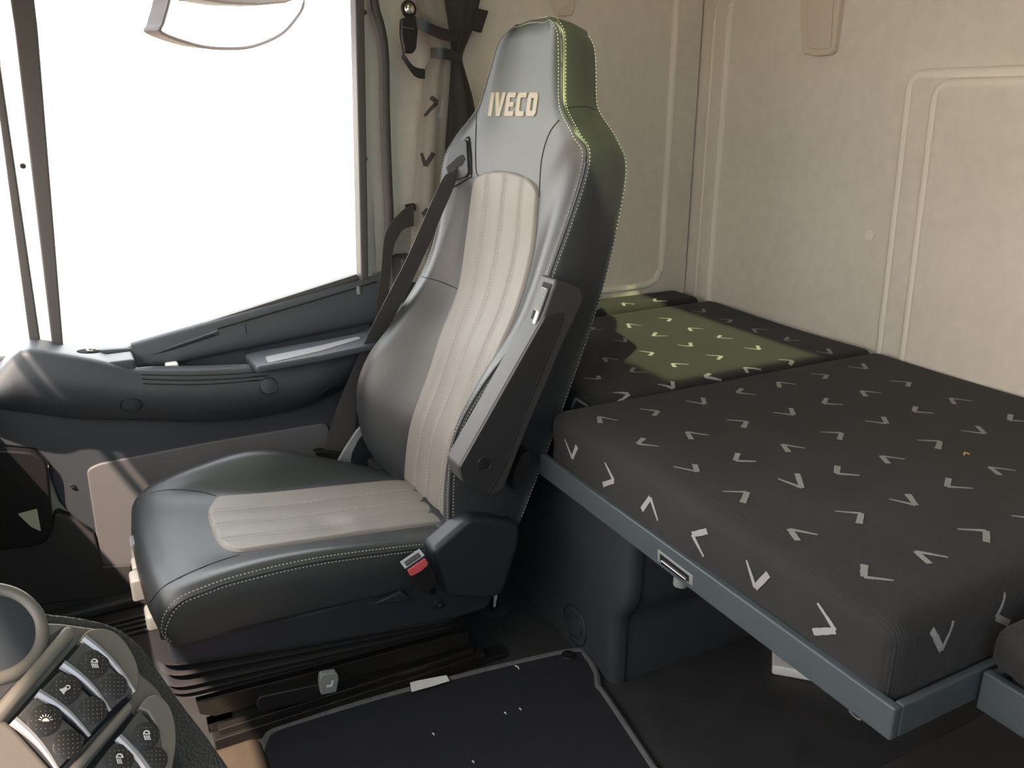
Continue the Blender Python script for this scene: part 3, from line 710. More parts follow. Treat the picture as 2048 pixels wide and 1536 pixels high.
ringp = [p+V3((.0142*math.cos(t*math.pi/16), -.001, .0142*math.sin(t*math.pi/16))) for t in range(32)]
obj('hole_rim', MB().tube(ringp, .0012, 6, True), M['graphite2'], hh_)
# adjuster window on the front edge of the armrest
fa = (at(1084, 640, 'y', YA0)-at(1113, 558, 'y', YA0)).normalized(); f0 = at(1113, 558, 'y', YA0)
fn_ = V3((-1, 0, -fa.x/fa.z if abs(fa.z) > 1e-6 else 0)); fn_ = V3((fa.z, 0, -fa.x)); fn_ = fn_ if fn_.x < 0 else -fn_; fn_.normalize()
def afp(l, t, h): return V3((f0.x, lerp(YA0, YA1, t), f0.z)) + fa*l + fn_*h
def quad_prism(l0, l1, t0, t1, h0, h1):
    q = [(l0, t0), (l1, t0), (l1, t1), (l0, t1)]; return MB().prism([afp(l, t, h0) for l, t in q], [afp(l, t, h1) for l, t in q])
obj('adjuster_well', quad_prism(.012, .092, .14, .66, -.004, .0012), M['dark'], arm)
whl = obj('adjuster_wheel', quad_prism(.022, .068, .22, .56, -.004, .006), M['pale'], arm, bevel=.002)
for k in range(4): obj('wheel_rib', quad_prism(.024, .066, .25+.08*k, .275+.08*k, .005, .0072), M['greytab'], whl)
obj('adjuster_rod', quad_prism(.068, .092, .22, .40, -.002, .004), M['pale'], arm)
for l, t in ((.104, .28), (.104, .62), (.318, .35)):
    obj('screw_hole', MB().disc(afp(l, t, -.001), fn_, .0042, .0022, 14), M['dark'], arm)
obj('armrest_hinge', MB().disc(at(1030, 930, 'y', YA1+.0), (0, -1, 0), .017, .03, 24, .045, (.94, 0, -.34)), M['black'], seat)

# bellows, base frame, slide rails and levers under the cushion
bel = MB(); rr = []
def rrect(x0, x1, y0, y1, r, n=6):
    return round_poly([(x0, y0), (x1, y0), (x1, y1), (x0, y1)], r, n)
folds = [(.0, .018), (.16, -.004), (.30, .014), (.44, -.006), (.58, .014), (.68, -.004), (.78, .012), (.87, -.004), (.96, .008), (1.0, -.01)]
for t, o_ in folds:
    loop = rrect(.035-o_*1.4, .60+o_*.3, 1.405-o_*1.3, 1.82+o_, .05)
    rr.append([V3((x, y, lerp(lerp(.235, .142, t), lerp(.150, .118, t), min(1, max(0, x/.6))))) for x, y in loop])
bcols = [cr_open([r[i] for r in rr], 3) for i in range(len(rr[0]))]
obj('bellows', MB().loft([[c[j] for c in bcols] for j in range(len(bcols[0]))]), M['rubber'], seat, angle=70)
obj('base_frame', MB().box(.085, .625, 1.425, 1.80, .028, .150), M['steel_black'], seat, bevel=.004)
fb = yprism(pix_y([(392, 1402), (600, 1350), (935, 1262), (940, 1288), (600, 1385), (430, 1432), (400, 1428)], 1.41), 1.408, 1.43); obj('side_plate', fb, M['steel_black'], seat, bevel=.002)
for y in (1.40, 1.79):
    r_ = obj('slide_rail', MB().box(.09, .665, y, y+.042, .0, .030), M['steel_black'], seat, bevel=.002)
    obj('rail_runner', MB().box(.10, .64, y+.009, y+.033, .030, .044), M['steel_black'], r_, bevel=.002)
    obj('rail_foot', MB().box(.62, .72, y+.002, y+.040, .0, .012), M['black'], r_, bevel=.002)
obj('front_bracket', MB().box(.082, .09, 1.425, 1.47, .03, .105).box(.082, .13, 1.425, 1.43, .05, .07), M['chrome'], seat, bevel=.001)
hs = round_poly(pix_y([(515, 1388), (640, 1362), (650, 1380), (640, 1392), (520, 1418), (510, 1405)], 1.395), .008)
obj('lever_housing', yprism(hs, 1.385, 1.42), M['black'], seat, bevel=.003)
lv_ = round_poly(pix_y([(640, 1346), (672, 1341), (676, 1352), (671, 1380), (640, 1386), (637, 1360)], 1.365), .005)
lev = obj('slide_lever', yprism(lv_, 1.357, 1.373), M['greytab'], seat, bevel=.002)
obj('lever_stem', MB().tube([at(640, 1375, 'y', 1.372), at(620, 1385, 'y', 1.40)], .005, 8), M['black'], lev)
def icon_y(pxs, y): return yprism(pix_y(pxs, y), y-.0006, y+.001)
obj('lever_icon', icon_y([(653, 1375), (664, 1373), (668, 1361), (664, 1361), (661, 1370), (653, 1371)], 1.3566), M['icon'], lev)
for k, (a, b, c, d) in enumerate(((262, 1078, 284, 1118), (266, 1122, 290, 1158), (262, 1150, 286, 1190))):
    q0, q1 = at(a, b, 'y', 1.68-.05*k), at(c, d, 'y', 1.68-.05*k)
    obj('control_paddle', MB().box(q0.x-.004, q1.x+.02, 1.655-.05*k, 1.70-.05*k, q1.z, q0.z), M['paletab'], seat, bevel=.006)
q = at(305, 1235, 'y', 1.47); obj('control_paddle', MB().box(q.x-.012, q.x+.025, 1.45, 1.50, q.z-.02, q.z+.016), M['paletab'], seat, bevel=.008)
ts = at(708, 885, 'y', 1.90)
bt = [(668, 935), (690, 895), (712, 862), (724, 850), (730, 862), (716, 880), (704, 905), (700, 930)]
obj('tilt_bracket', yprism(pix_y(bt, 1.89), 1.886, 1.896), M['greytab'], seat, bevel=.002)
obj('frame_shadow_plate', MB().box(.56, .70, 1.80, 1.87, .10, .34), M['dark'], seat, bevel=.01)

# seat belt running from the shoulder slot down the door side
belt = thing('seat_belt', 'black three-point belt hanging from seat shoulder down along the door side', 'seat belt', (.6, 1.93, .4))
bp_ = [((905, 338), (931, 316), 1.815), ((888, 354), (922, 334), 1.80), ((872, 385), (908, 374), 1.80), ((845, 445), (882, 434), 1.805), ((812, 520), (850, 508), 1.825), ((772, 598), (810, 592), 1.855), ((735, 672), (772, 668), 1.885), ((706, 738), (746, 734), 1.905), ((680, 800), (722, 796), 1.912), ((660, 860), (708, 858), 1.918), ((646, 905), (697, 906), 1.92)]
bp_ = [(at(*a, 'y', y), at(*b, 'y', y+.004)) for a, b, y in bp_]
L = cr_open([a for a, b in bp_], 5); R_ = cr_open([b for a, b in bp_], 5)
bmx = MB(); n = len(L); th = V3((0, .0016, 0))
bmx.loft([[L[i], R_[i], R_[i]+th, L[i]+th] for i in range(n)]); obj('webbing', bmx, M['webbing'], belt, angle=50)
bq = [(((800, 545), (830, 520), 1.93)), ((772, 610), (800, 600), 1.94), ((740, 690), (770, 685), 1.945), ((712, 770), (742, 765), 1.945), ((700, 850), (728, 846), 1.945)]
bq = [(at(*a, 'y', y), at(*b, 'y', y)) for a, b, y in bq]
obj('rear_webbing', MB().loft([[a, b, b+th, a+th] for a, b in bq]), M['webbing'], belt)
an = round_poly(pix_y([(627, 903), (640, 899), (686, 905), (692, 916), (680, 930), (640, 918)], 1.915), .004)
obj('belt_anchor', yprism(an, 1.905, 1.93), M['black'], belt, bevel=.004)

# ------------------------------------------------------------------ berth: tray frames and mattresses
fr1 = thing('berth', 'blue-grey steel berth frame under the long mattress', 'bed frame', (1.25, 1.3, .45))
obj('front_rail', MB().box(.772, .786, .505, 1.360, .457, .504), M['rail'], fr1, bevel=.003)
obj('end_rail', MB().box(.786, XR-.03, .505, .517, .457, .504), M['rail'], fr1, bevel=.003)
obj('tray', MB().box(.786, XR-.03, .517, 1.355, .460, .470).box(.90, XR-.03, 1.355, 2.10, .460, .470), M['rail'], fr1, smooth=False)
obj('corner_bracket', MB().box(.802, .85, 1.352, 1.362, .452, .50), M['rail'], fr1, bevel=.004)
lt_ = [(lambda p: (p.y, p.z))(at(a, b, 'x', .772)) for a, b in ((1316, 1098), (1386, 1152), (1386, 1172), (1316, 1122))]
lat = obj('latch_plate', MB().prism([(.7705, y, z) for y, z in lt_], [(.774, y, z) for y, z in lt_]), M['greytab'], fr1, bevel=.0015)
li = [(lerp(sum(q[0] for q in lt_)/4, y, .82), lerp(sum(q[1] for q in lt_)/4, z, .62)) for y, z in lt_]
obj('latch_recess', MB().prism([(.7698, y, z) for y, z in li], [(.772, y, z) for y, z in li]), M['black'], lat)
lh = [(lerp(sum(q[0] for q in lt_)/4, y, .70), lerp(sum(q[1] for q in lt_)/4, z, .28)-.005) for y, z in lt_]
obj('latch_handle', MB().prism([(.7675, y, z) for y, z in lh], [(.771, y, z) for y, z in lh]), M['chrome'], lat, bevel=.0012)
p = at(1357, 1165, 'x', .79); obj('latch_cylinder', MB().tube([V3((.795, p.y, .457)), V3((.795, p.y, .432))], .0125, 18), M['greytab'], fr1)
for a, b in ((1132, 984), (1712, 1432)):
    p = at(a, b, 'x', .80); ringp = [p+V3((0, .012*math.cos(t*math.pi/8), .006*math.sin(t*math.pi/8)+.004)) for t in range(16)]
    obj('strap_ring', MB().tube(ringp, .002, 6, True), M['steel_black'], fr1)
fr2 = thing('berth', 'blue-grey steel frame of the set-back berth section at the right edge', 'bed frame', (1.3, .1, .45))
obj('front_rail', MB().box(.925, .939, -.40, .500, .452, .508), M['rail'], fr2, bevel=.003)
obj('tray', MB().box(.939, XR-.03, -.40, .500, .455, .468), M['rail'], fr2, smooth=False)
obj('end_rail', MB().box(.939, XR-.03, .488, .500, .468, .504), M['rail'], fr2, bevel=.003)
def wob(a, k): return a*(math.sin(k*1.0)*.5)
def topA(q):
    if q.z > .53:
        d = -.010*math.exp(-((q.x-.93)**2/.006+(q.y-.93)**2/.010)) - .006*math.exp(-((q.x-1.02)**2/.02+(q.y-.80)**2/.004)) + .004*math.sin(q.x*9+1)*math.sin(q.y*7)
        f_ = sstep(.53, .60, q.z); q = q + V3((0, 0, d*f_))
    bx = .004*math.sin(q.y*11)*sstep(.60, .50, q.z)
    return q + V3((0 if q.x > 1 else bx, 0, 0))
mA = MB().rbox(.782, XR-.02, .522, 1.348, .472, .602, .030, (24, 24, 6), topA)
def topB(q):
    q = q.copy()
    if q.z > .54: q.z += .006*math.sin(q.x*6+.5)*math.sin(q.y*5) - .004*sstep(1.93, 1.98, q.y)
    return q
mB = MB().rbox(.905, XR-.018, 1.350, 1.978, .472, .603, .022, (22, 18, 5), topB)
mC = MB().rbox(.93, XR-.05, 1.980, YW-.02, .472, .612, .020, (18, 6, 5))
def topD(q):
    k_ = sstep(.506, .530, q.z); return q + V3((-.024*k_*sstep(1.05, .95, q.x), .016*k_*sstep(.40, .47, q.y), 0))
mD = MB().rbox(.944, XR-.02, -.38, .484, .470, .580, .026, (16, 16, 8), topD)
mattr = []
for mb, lab, grp in ((mA, 'long dark mattress with grey chevrons, nearest section beside the seat', 0), (mB, 'dark chevron mattress section behind the seat with a sunlit patch', 0), (mC, 'narrow dark mattress strip lying against the side wall', 0), (mD, 'dark mattress corner in the set-back frame at the right edge', 0)):
    o = obj('mattress', mb, M['fabric'], None, angle=60); tag(o, lab, 'mattress'); mattr.append((o, mb.bvh()))
# woven chevrons: three-point marks followed along the cloth
sA = lambda L_: [tuple((1100+x/2.1603, 560+y/2.1609) for x, y in t) for t in L_]
sB = lambda L_: [tuple((1400+x/2.866, 1000+y/2.866) for x, y in t) for t in L_]
marks = sA([((65,688),(97,770),(118,718)), ((238,788),(277,868),(230,884)), ((467,1040),(435,940),(398,993)), ((665,1195),(616,1100),(680,1085)), ((850,1210),(888,1330),(945,1270)),
 ((165,545),(112,512),(95,555)), ((272,487),(340,492),(318,525)), ((292,608),(212,592),(217,620)), ((388,558),(468,568),(448,588)), ((465,452),(530,468),(528,440)), ((588,523),(668,538),(660,510)), ((888,497),(808,488),(830,470)),
 ((740,432),(668,420),(692,405)), ((468,720),(378,710),(405,685)), ((685,672),(592,658),(610,690)), ((762,605),(850,612),(835,640)), ((965,573),(1052,585),(1040,555)), ((1062,452),(985,442),(992,466)), ((1125,405),(1198,412),(1185,428)), ((1285,375),(1368,385),(1350,362)),
 ((1265,540),(1182,535),(1195,512)), ((1430,490),(1345,480),(1365,505)), ((1470,437),(1553,443),(1545,462)), ((1645,408),(1728,418),(1715,402)), ((1865,470),(1950,472),(1940,495)), ((1825,524),(1730,512),(1747,538)), ((1660,577),(1572,570),(1580,548)), ((1360,610),(1455,622),(1440,593)),
 ((1170,658),(1260,662),(1250,692)), ((1100,728),(1005,712),(1030,745)), ((890,785),(800,782),(812,750)), ((535,808),(635,830),(625,798)), ((985,860),(1088,900),(1068,838)), ((745,915),(852,918),(832,965)), ((1338,846),(1238,838),(1242,805)), ((1533,775),(1430,762),(1462,795)),
 ((1588,693),(1685,698),(1675,732)), ((1775,652),(1878,665),(1845,632)), ((2060,612),(1985,608),(1990,582)), ((2012,825),(1898,810),(1945,845)), ((1828,902),(1715,895),(1722,858)), ((1465,948),(1580,975),(1545,927)), ((1230,1000),(1345,1010),(1335,1055)), ((1155,1102),(1035,1078),(1070,1128)),
 ((1760,1078),(1885,1085),(1885,1135)), ((1720,1200),(1580,1175),(1640,1228)), ((1485,1300),(1355,1285),(1358,1232)), ((1995,1020),(2075,1030),(2070,1062)), ((465,165),(522,168),(510,180)), ((395,198),(335,190),(345,208)), ((508,242),(445,243),(458,228)), ((662,212),(600,208),(610,222)), ((550,282),(610,288),(605,272)),
 ((790,255),(725,250),(738,240)), ((385,308),(445,315),(430,328)), ((600,366),(528,362),(540,378)), ((675,325),(742,330),(725,345)), ((838,294),(905,302),(895,285)), ((912,388),(838,380),(852,402)), ((985,345),(1050,350),(1035,367)), ((740,435),(668,420),(690,405)), ((295,345),(232,338),(245,355)), ((145,425),(212,430),(208,415)), ((270,260),(328,268),(322,252)),
 ((420,400),(350,398),(362,380)), ((238,215),(180,215),(192,205)), ((612,135),(668,140),(660,125)), ((735,170),(785,173),(770,185)), ((770,98),(810,103),(800,95)), ((880,135),(930,143),(920,130)), ((1005,172),(1062,175),(1055,188)), ((942,215),(878,212),(890,228)), ((1082,262),(1015,262),(1030,248)), ((1225,222),(1160,215),(1175,232)), ((1150,310),(1215,320),(1200,298)), ((1382,288),(1320,278),(1332,262)),
 ((365,106),(315,100),(320,112)), ((505,92),(450,92),(455,80)), ((180,130),(212,125),(205,118)), ((1510,345),(1470,340),(1495,350))]) + sB([((675,590),(778,748),(650,755)), ((1450,690),(1382,860),(1325,745)), ((1745,530),(1695,670),(1770,705))])
groups = {0: MB(), 1: MB(), 2: MB(), 3: MB()}
def nearest_hit(px, py):
    best = None
    for k, (o, b) in enumerate(mattr):
        h = hit(b, px, py)
        if h and (best is None or (h[0]-EYE).length < (best[1][0]-EYE).length): best = (k, h)
    return best
def ribbon(mb, bvh, a, b, w0, w1, n=7, lift=.0007):
    prev = []; d = None
    A, B = a[0], b[0]
    for i in range(n+1):
        p = A.lerp(B, i/n); nr_ = a[1].lerp(b[1], i/n).normalized()
        t = (B-A).normalized(); s = nr_.cross(t).normalized(); wd = lerp(w0, w1, i/n)*(1+.10*random.uniform(-1, 1))
        row = []
        for sg in (-1, 1):
            q = bvh.find_nearest(p+s*(sg*wd/2)); nn = q[1] if q[1].dot(nr_) > 0 else -q[1]; row.append(q[0]+nn*lift)
        prev.append(row)
    mb.add([p for r in prev for p in r], [(2*i, 2*i+1, 2*i+3, 2*i+2) for i in range(n)])
def ribbon_px(mb, bvh, a, b, w0, w1, n=6, lift=.0009):
    dx, dy = b[0]-a[0], b[1]-a[1]; L_ = math.hypot(dx, dy); ox, oy = -dy/L_, dx/L_; rows_ = []
    for i in range(n+1):
        t = i/n; wd = lerp(w0, w1, t)/2; cx, cy = lerp(a[0], b[0], t), lerp(a[1], b[1], t); r_ = []
        for sg in (-1, 0, 1):
            h = hit(bvh, cx+ox*wd*sg, cy+oy*wd*sg)
            if h is None: return
            r_.append(h[0]+h[1]*lift)
        rows_.append(r_)
    mb.add([p for r in rows_ for p in r], [(3*i+k, 3*i+k+1, 3*i+k+4, 3*i+k+3) for i in range(n) for k in (0, 1)])
allm = []
for tri in marks:
    hs_ = [nearest_hit(*p) for p in tri]
    if any(h is None for h in hs_): continue
    k = hs_[1][0]; b = mattr[k][1]; P = [h[1] for h in hs_]
    if (P[0][0]-P[1][0]).length > .12 or (P[2][0]-P[1][0]).length > .12: continue
    allm.append(P[1][0])
    ribbon(groups[k], b, P[0], P[1], .0038, .0075); ribbon(groups[k], b, P[1], P[2], .0090, .0098, 5, .0009)
def in_view(p):
    q = p-EYE; d = q.dot(_f); px, py = 1024+FOC*q.dot(_r)/d, 768-FOC*q.dot(_u)/d
    if d <= 0 or not (-30 < px < 2090 and -30 < py < 1566): return False
    h = bb.ray_cast(EYE, q.normalized())
    return not (h[0] is not None and (h[0]-EYE).length < q.length-.01)
# the same weave where the seat and the frame edge hide it from this side
for k, (x0, x1, y0, y1) in ((1, (.95, 1.7, 1.4, 1.95)), (2, (.97, 1.65, 2.0, 2.09)), (3, (1.0, 1.7, -.34, .44)), (0, (.83, 1.7, .56, 1.30))):
    b = mattr[k][1]; gy = 0; y = y0
    while y < y1:
        x = x0 + (.045 if gy % 2 else 0)
        while x < x1:
            h = b.ray_cast(V3((x, y, 1)), V3((0, 0, -1)))
            if h[0] and not in_view(h[0]) and all((h[0]-q).length > .075 for q in allm):
                an_ = random.choice((0, 1, 2, 3))*math.pi/2+.5; t1 = V3((math.cos(an_), math.sin(an_), 0)); t2 = V3((math.cos(an_+1.05), math.sin(an_+1.05), 0))
                ribbon(groups[k], b, (h[0]+t1*.045, V3((0, 0, 1))), (h[0], V3((0, 0, 1))), .0038, .0075); ribbon(groups[k], b, (h[0], V3((0, 0, 1))), (h[0]+t2*.027, V3((0, 0, 1))), .0090, .0098, 4, .0009)
                allm.append(h[0])
            x += .095
        y += .085; gy += 1
for k, mb in groups.items():
    if mb.v: stuff(obj('woven_chevrons', mb, M['chev'], mattr[k][0], smooth=False))
ed = MB(); hx = nearest_hit(1788, 1270)
if hx:
    pts = [mattr[0][1].find_nearest(V3((.782, .522, z))) for z in (.485, .50, .515, .53, .545, .56, .572)]
    obj('corner_seam', MB().tube([p[0] for p in pts], .0016, 6), M['piping'], mattr[0][0])

# locker under the berth
lk = []
for z, yy in ((0, 1.214), (.10, 1.214), (.145, 1.216), (.165, 1.210), (.19, 1.192), (.22, 1.178), (.25, 1.174), (.36, 1.172), (.456, 1.170)):
    loop = round_poly([(.872, 2.05), (.872, yy), (XR-.03, yy+.0), (XR-.03, 2.05)], .028, 6)
    lk.append([V3((x, y, z)) for x, y in loop])
lock = obj('berth_locker', MB().loft(lk), M['slate'], None, angle=50); tag(lock, 'dark slate locker box standing on the floor beneath the berth', 'locker')
p = at(1150, 1250, 'x', .872); dc = obj('round_cap', MB().disc(p+V3((.001, 0, 0)), (-1, 0, 0), .046, .003, 36), M['slate'], lock)
ringp = [p+V3((-.0028, .030*math.cos(t*math.pi/20), .030*math.sin(t*math.pi/20))) for t in range(40)]
obj('cap_groove', MB().tube(ringp, .0010, 6, True), M['black'], dc)
ringp = [p+V3((-.0005, .048*math.cos(t*math.pi/20), .048*math.sin(t*math.pi/20))) for t in range(40)]
obj('cap_rim', MB().tube(ringp, .0013, 6, True), M['black'], dc)
gz = [(.0, 1.2105), (.145, 1.2105), (.165, 1.2065), (.19, 1.1885), (.22, 1.1745), (.25, 1.1705), (.45, 1.1665)]
obj('panel_joint', MB().tube([(.905, y+.001, z) for z, y in gz], .0022, 6), M['black'], lock)

# ------------------------------------------------------------------ floor things
def mpt(a, b): p = at(a, b, 'z', .012); return (p.x, p.y)
mout = [mpt(*p) for p in ((1150, 1300), (1172, 1312), (1192, 1345), (1196, 1372), (1212, 1392), (1308, 1536), (1400, 1680), (480, 1680), (512, 1545), (527, 1490), (545, 1462), (620, 1436), (760, 1394), (900, 1357), (1030, 1325))]
mc = cr_loop([V3((x, y, 0)) for x, y in mout], 4)
fm = thing('floor_mat', 'black carpet floor mat with grey bound edge in front of the berth', 'mat', (.55, 1.2, 0))
obj('pile', MB().prism([p+V3((0, 0, .002)) for p in mc], [p+V3((0, 0, .012)) for p in mc]), M['carpet'], fm)
obj('bound_edge', MB().tube([p+V3((0, 0, .009)) for p in mc], .0075, 8, True), M['binding'], fm)
p = at(1137, 1311, 'z', .013); ey = obj('eyelet', MB().disc(p, (0, 0, 1), .016, .003, 24), M['black'], fm)
obj('eyelet_hole', MB().disc(p+V3((0, 0, .0031)), (0, 0, 1), .007, .0006, 18), M['dark'], ey)
pp = [at(a, b, 'z', .021) for a, b in ((820, 1366), (835, 1362), (893, 1351), (899, 1362), (860, 1374), (823, 1384))]
ps_ = obj('paper_strip', MB().prism(pp, [p+V3((0, 0, .0012)) for p in pp]), M['label'], None, smooth=False); tag(ps_, 'torn white paper strip lying on the edge of the floor mat', 'paper')
q0, q1 = at(1543, 1350, 'z', 0), at(1632, 1366, 'z', 0); ev = (q1-q0).normalized(); pv = V3((-ev.y, ev.x, 0)); pv = pv if pv.dot(V3((.5, 1, 0))) > 0 else -pv
base = [q0, q0+ev*.17, q0+ev*.17+pv*.10, q0+pv*.10]
wb = MB().prism([p+V3((0, 0, .0005)) for p in base], [p+V3((0, 0, .024)) for p in base])
wo = obj('white_box', wb, M['white'], None, bevel=.005); tag(wo, 'white plastic box on the floor under the berth', 'box')
# raised rubber floor towards the middle and the dark slot beside it
struct(obj('trim_10', MB().box(1.10, XR, .20, .786, 0, .004), M['graphite'], bevel=.001))
struct(obj('trim_11', MB().box(1.47, XR, .24, .49, .004, .012), M['dark'], smooth=False))
# engine tunnel carpet in front of the mat
tn = MB().rbox(-.05, .17, .80, 1.385, -.02, .030, .02, (6, 10, 2))
struct(obj('trim_12', tn, M['tan']))
# belt anchor hook behind the seat
hk = thing('floor_hook', 'white tie-down hook standing in a floor recess behind the seat', 'hook', (.80, 1.60, 0))
p0 = at(988, 1218, 'z', .004)
obj('hook_rod', MB().tube([p0, p0+V3((.004, .0, .03)), p0+V3((.012, .01, .075)), p0+V3((.016, .014, .095))], .0045, 10), M['white'], hk)
obj('recess_plate', MB().disc(V3((p0.x, p0.y, .0)), (0, 0, 1), .034, .003, 28), M['graphite'], hk)
obj('rod_base', MB().disc(V3((p0.x, p0.y, .003)), (0, 0, 1), .011, .008, 16), M['steel_black'], hk)
lint = []
for a, b, ln, lab in ((1038, 1338, .007, 'curled white lint thread on the floor mat nearest the eyelet'), (1042, 1420, .003, 'white lint speck on the floor mat, right one of the central two'), (868, 1470, .003, 'white lint speck alone on the left half of the floor mat'), (948, 1526, .003, 'white lint speck on the floor mat at the bottom photo edge'), (1012, 1428, .003, 'white lint speck on the floor mat, left one of the central two')):
    p = at(a, b, 'z', .0135); o = obj('lint', MB().tube([p, p+V3((.2*ln, ln, .0005)), p+V3((-.3*ln, 2*ln, 0))], .0013, 6), M['label'])
    tag(o, lab, 'lint', 'lint specks on the floor mat')
h = nearest_hit(1928, 911)
if h: tag(obj('straw_bit', MB().tube([h[1][0]+V3((0, 0, .001)), h[1][0]+V3((.006, .004, .003)), h[1][0]+V3((.010, -.003, .002))], .0016, 6), M['amber']), 'tiny orange straw bit on the long mattress', 'crumb')

# ------------------------------------------------------------------ wall fittings
def wall_clip(name, lab, px, ax, v, d, inner):
    pts = [at(a, b, ax, v) for a, b in px]; off = V3((-d, 0, 0)) if ax == 'x' else V3((0, -d, 0))
    o = obj(name, MB().prism([p-off*.4 for p in pts], [p+off for p in pts]), M['beige'], None, bevel=.004, seg=3); tag(o, lab, 'wall clip')
    pin = [at(a, b, ax, v-d) for a, b in inner]
    l = obj('clip_lid', MB().prism([p for p in pin], [p+off*.25 for p in pin]), M['beige'], o, bevel=.002)
    return o
wall_clip('strap_clip', 'beige strap clip high on the rear wall', [(1606, -80), (1692, -80), (1688, 0), (1676, 98), (1668, 110), (1640, 113), (1614, 108), (1610, 95), (1609, 0)], 'x', XR-.001, .014, [(1616, -60), (1672, -60), (1668, 0), (1662, 96), (1640, 99), (1617, 96), (1616, 0)])
wall_clip('strap_clip', 'beige strap clip on the side wall above the headrest', [(1101, -60), (1144, -60), (1144, 20), (1138, 32), (1108, 34), (1101, 5)], 'y', YW-.002, .014, [(1110, -40), (1138, -40), (1138, 12), (1128, 14), (1112, 28), (1108, 0)])
p = at(1740, 470, 'x', XR-.001); o = obj('wall_plug', MB().disc(p, (-1, 0, 0), .0135, .003, 24), felt_l, None); tag(o, 'small round pale plug in the felt rear wall', 'plug')

# ------------------------------------------------------------------ curtain bundle by the pillar
cur = thing('curtain', 'dark grey curtain gathered in a strap beside the door pillar', 'curtain', (.85, 2.06, .85))
def fold_loft(rows, yc, dep, nf, amp, ph):
    rg = []
    for py, a, b in rows:
        A, B = at(a, py, 'y', yc), at(b, py, 'y', yc); w2 = (B.x-A.x)/2; cx = (A.x+B.x)/2; z = A.z; loop = []
        for k in range(64):
            t = 2*math.pi*k/64; f_ = 1+amp*math.sin(nf*t+ph+z*3); loop.append(V3((cx+w2*f_*math.cos(t), yc+dep*f_*math.sin(t), z+.004*math.sin(3*t))))
        rg.append(loop)
    cl = [cr_open([r[i] for r in rg], 4) for i in range(64)]
    return MB().loft([[c[j] for c in cl] for j in range(len(cl[0]))])
darkm = fold_loft([(-262, 800, 990), (-160, 820, 980), (-70, 838, 968), (-10, 842, 955), (40, 858, 945), (85, 872, 928), (112, 878, 920), (140, 876, 926), (200, 872, 942), (280, 868, 950), (380, 860, 940), (480, 850, 915), (560, 842, 900)], 2.075, .032, 7, .10, .4)
obj('curtain_cloth', darkm, M['curtain'], cur)
lightm = fold_loft([(-262, 790, 890), (-160, 808, 890), (-70, 826, 892), (-10, 832, 888), (40, 846, 894), (85, 862, 898), (110, 864, 900), (150, 851, 898), (210, 846, 894), (300, 839, 888), (400, 830, 886), (500, 823, 880), (560, 822, 876)], 2.058, .026, 5, .10, 1.5)
lc = obj('curtain_lining', lightm, M['curtain_l'], cur); lb = lightm.bvh(); db = darkm.bvh()
cm_ = MB(); 
for tri in (((843, 306), (851, 332), (867, 306)), ((849, 232), (874, 205), (862, 194)), ((866, 430), (846, 430), (856, 418))):
    ribbon_px(cm_, lb, tri[0], tri[1], 6, 8); ribbon_px(cm_, lb, tri[1], tri[2], 9, 9, 6, .0011)
if cm_.v: stuff(obj('woven_chevrons', cm_, M['chev_d'], lc, smooth=False))
cm_ = MB()
for tri in (((885, 198), (881, 236), (876, 226)),):
    ribbon_px(cm_, lb, tri[0], tri[1], 5, 6); ribbon_px(cm_, lb, tri[1], tri[2], 8, 8, 4, .0011)
if cm_.v: stuff(obj('woven_chevrons', cm_, M['chev'], lc, smooth=False))
def band(pxa, pxb, y, m, nm, par, bow=.012):
    A = cr_open([at(a, b, 'y', y) for a, b in pxa], 4); B = cr_open([at(a, b, 'y', y) for a, b in pxb], 4); n = len(A); rg = []
    for i in range(n):
        o_ = V3((0, -bow*math.sin(math.pi*i/(n-1)), 0)); rg.append([A[i]+o_, B[i]+o_, B[i]+o_+V3((0, .003, 0)), A[i]+o_+V3((0, .003, 0))])
    return obj(nm, MB().loft(rg), m, par)
band([(822, 28), (850, 45), (885, 58), (918, 62)], [(824, 50), (850, 68), (885, 82), (918, 84)], 2.025, M['black'], 'tie_strap', cur, .018)
band([(862, 95), (890, 98), (922, 110)], [(862, 116), (890, 120), (922, 126)], 2.025, M['black'], 'tie_strap', cur, .016)
clipm = round_poly(pix_y([(800, 38), (826, 30), (834, 48), (830, 98), (822, 108), (806, 106), (799, 70)], 2.03), .006)
bc = obj('strap_buckle', yprism(clipm, 2.018, 2.036), M['black'], cur, bevel=.004)
obj('buckle_ridge', MB().tube([at(804, 54, 'y', 2.015), at(828, 58, 'y', 2.015)], .0018, 6), M['seal'], bc)
band([(806, 104), (826, 132), (850, 138)], [(804, 116), (828, 152), (850, 158)], 2.04, M['black'], 'tie_strap', cur, .004)
p = at(818, 18, 'y', 2.025); bo = obj('bolt', MB().disc(p, (.05, -1, 0), .013, .006, 24, dome=.004), M['chrome'], cur)
obj('washer', MB().disc(p+V3((0, .004, 0)), (.05, -1, 0), .020, .005, 24), M['black'], bo)
vt_ = pix_y([(935, 12), (976, 22), (962, 66), (942, 60), (944, 54), (928, 48)], 2.06)
obj('strap_end', yprism(vt_, 2.055, 2.065), M['black'], cur, bevel=.002)
tail = thing('patterned_strap', 'black woven strap looping down from the curtain to the door sill', 'strap', (.72, 2.06, .8))
band([(828, 408), (806, 420), (782, 446), (768, 478), (762, 540), (754, 600), (752, 640)], [(828, 452), (808, 458), (796, 474), (786, 500), (780, 560), (774, 610), (770, 640)], 2.024, M['curtain'], 'webbing', tail, .002)
obj('strap_keeper', yprism(pix_y([(810, 409), (828, 406), (830, 420), (812, 424)], 2.052), 2.046, 2.056), M['black'], tail, bevel=.002)

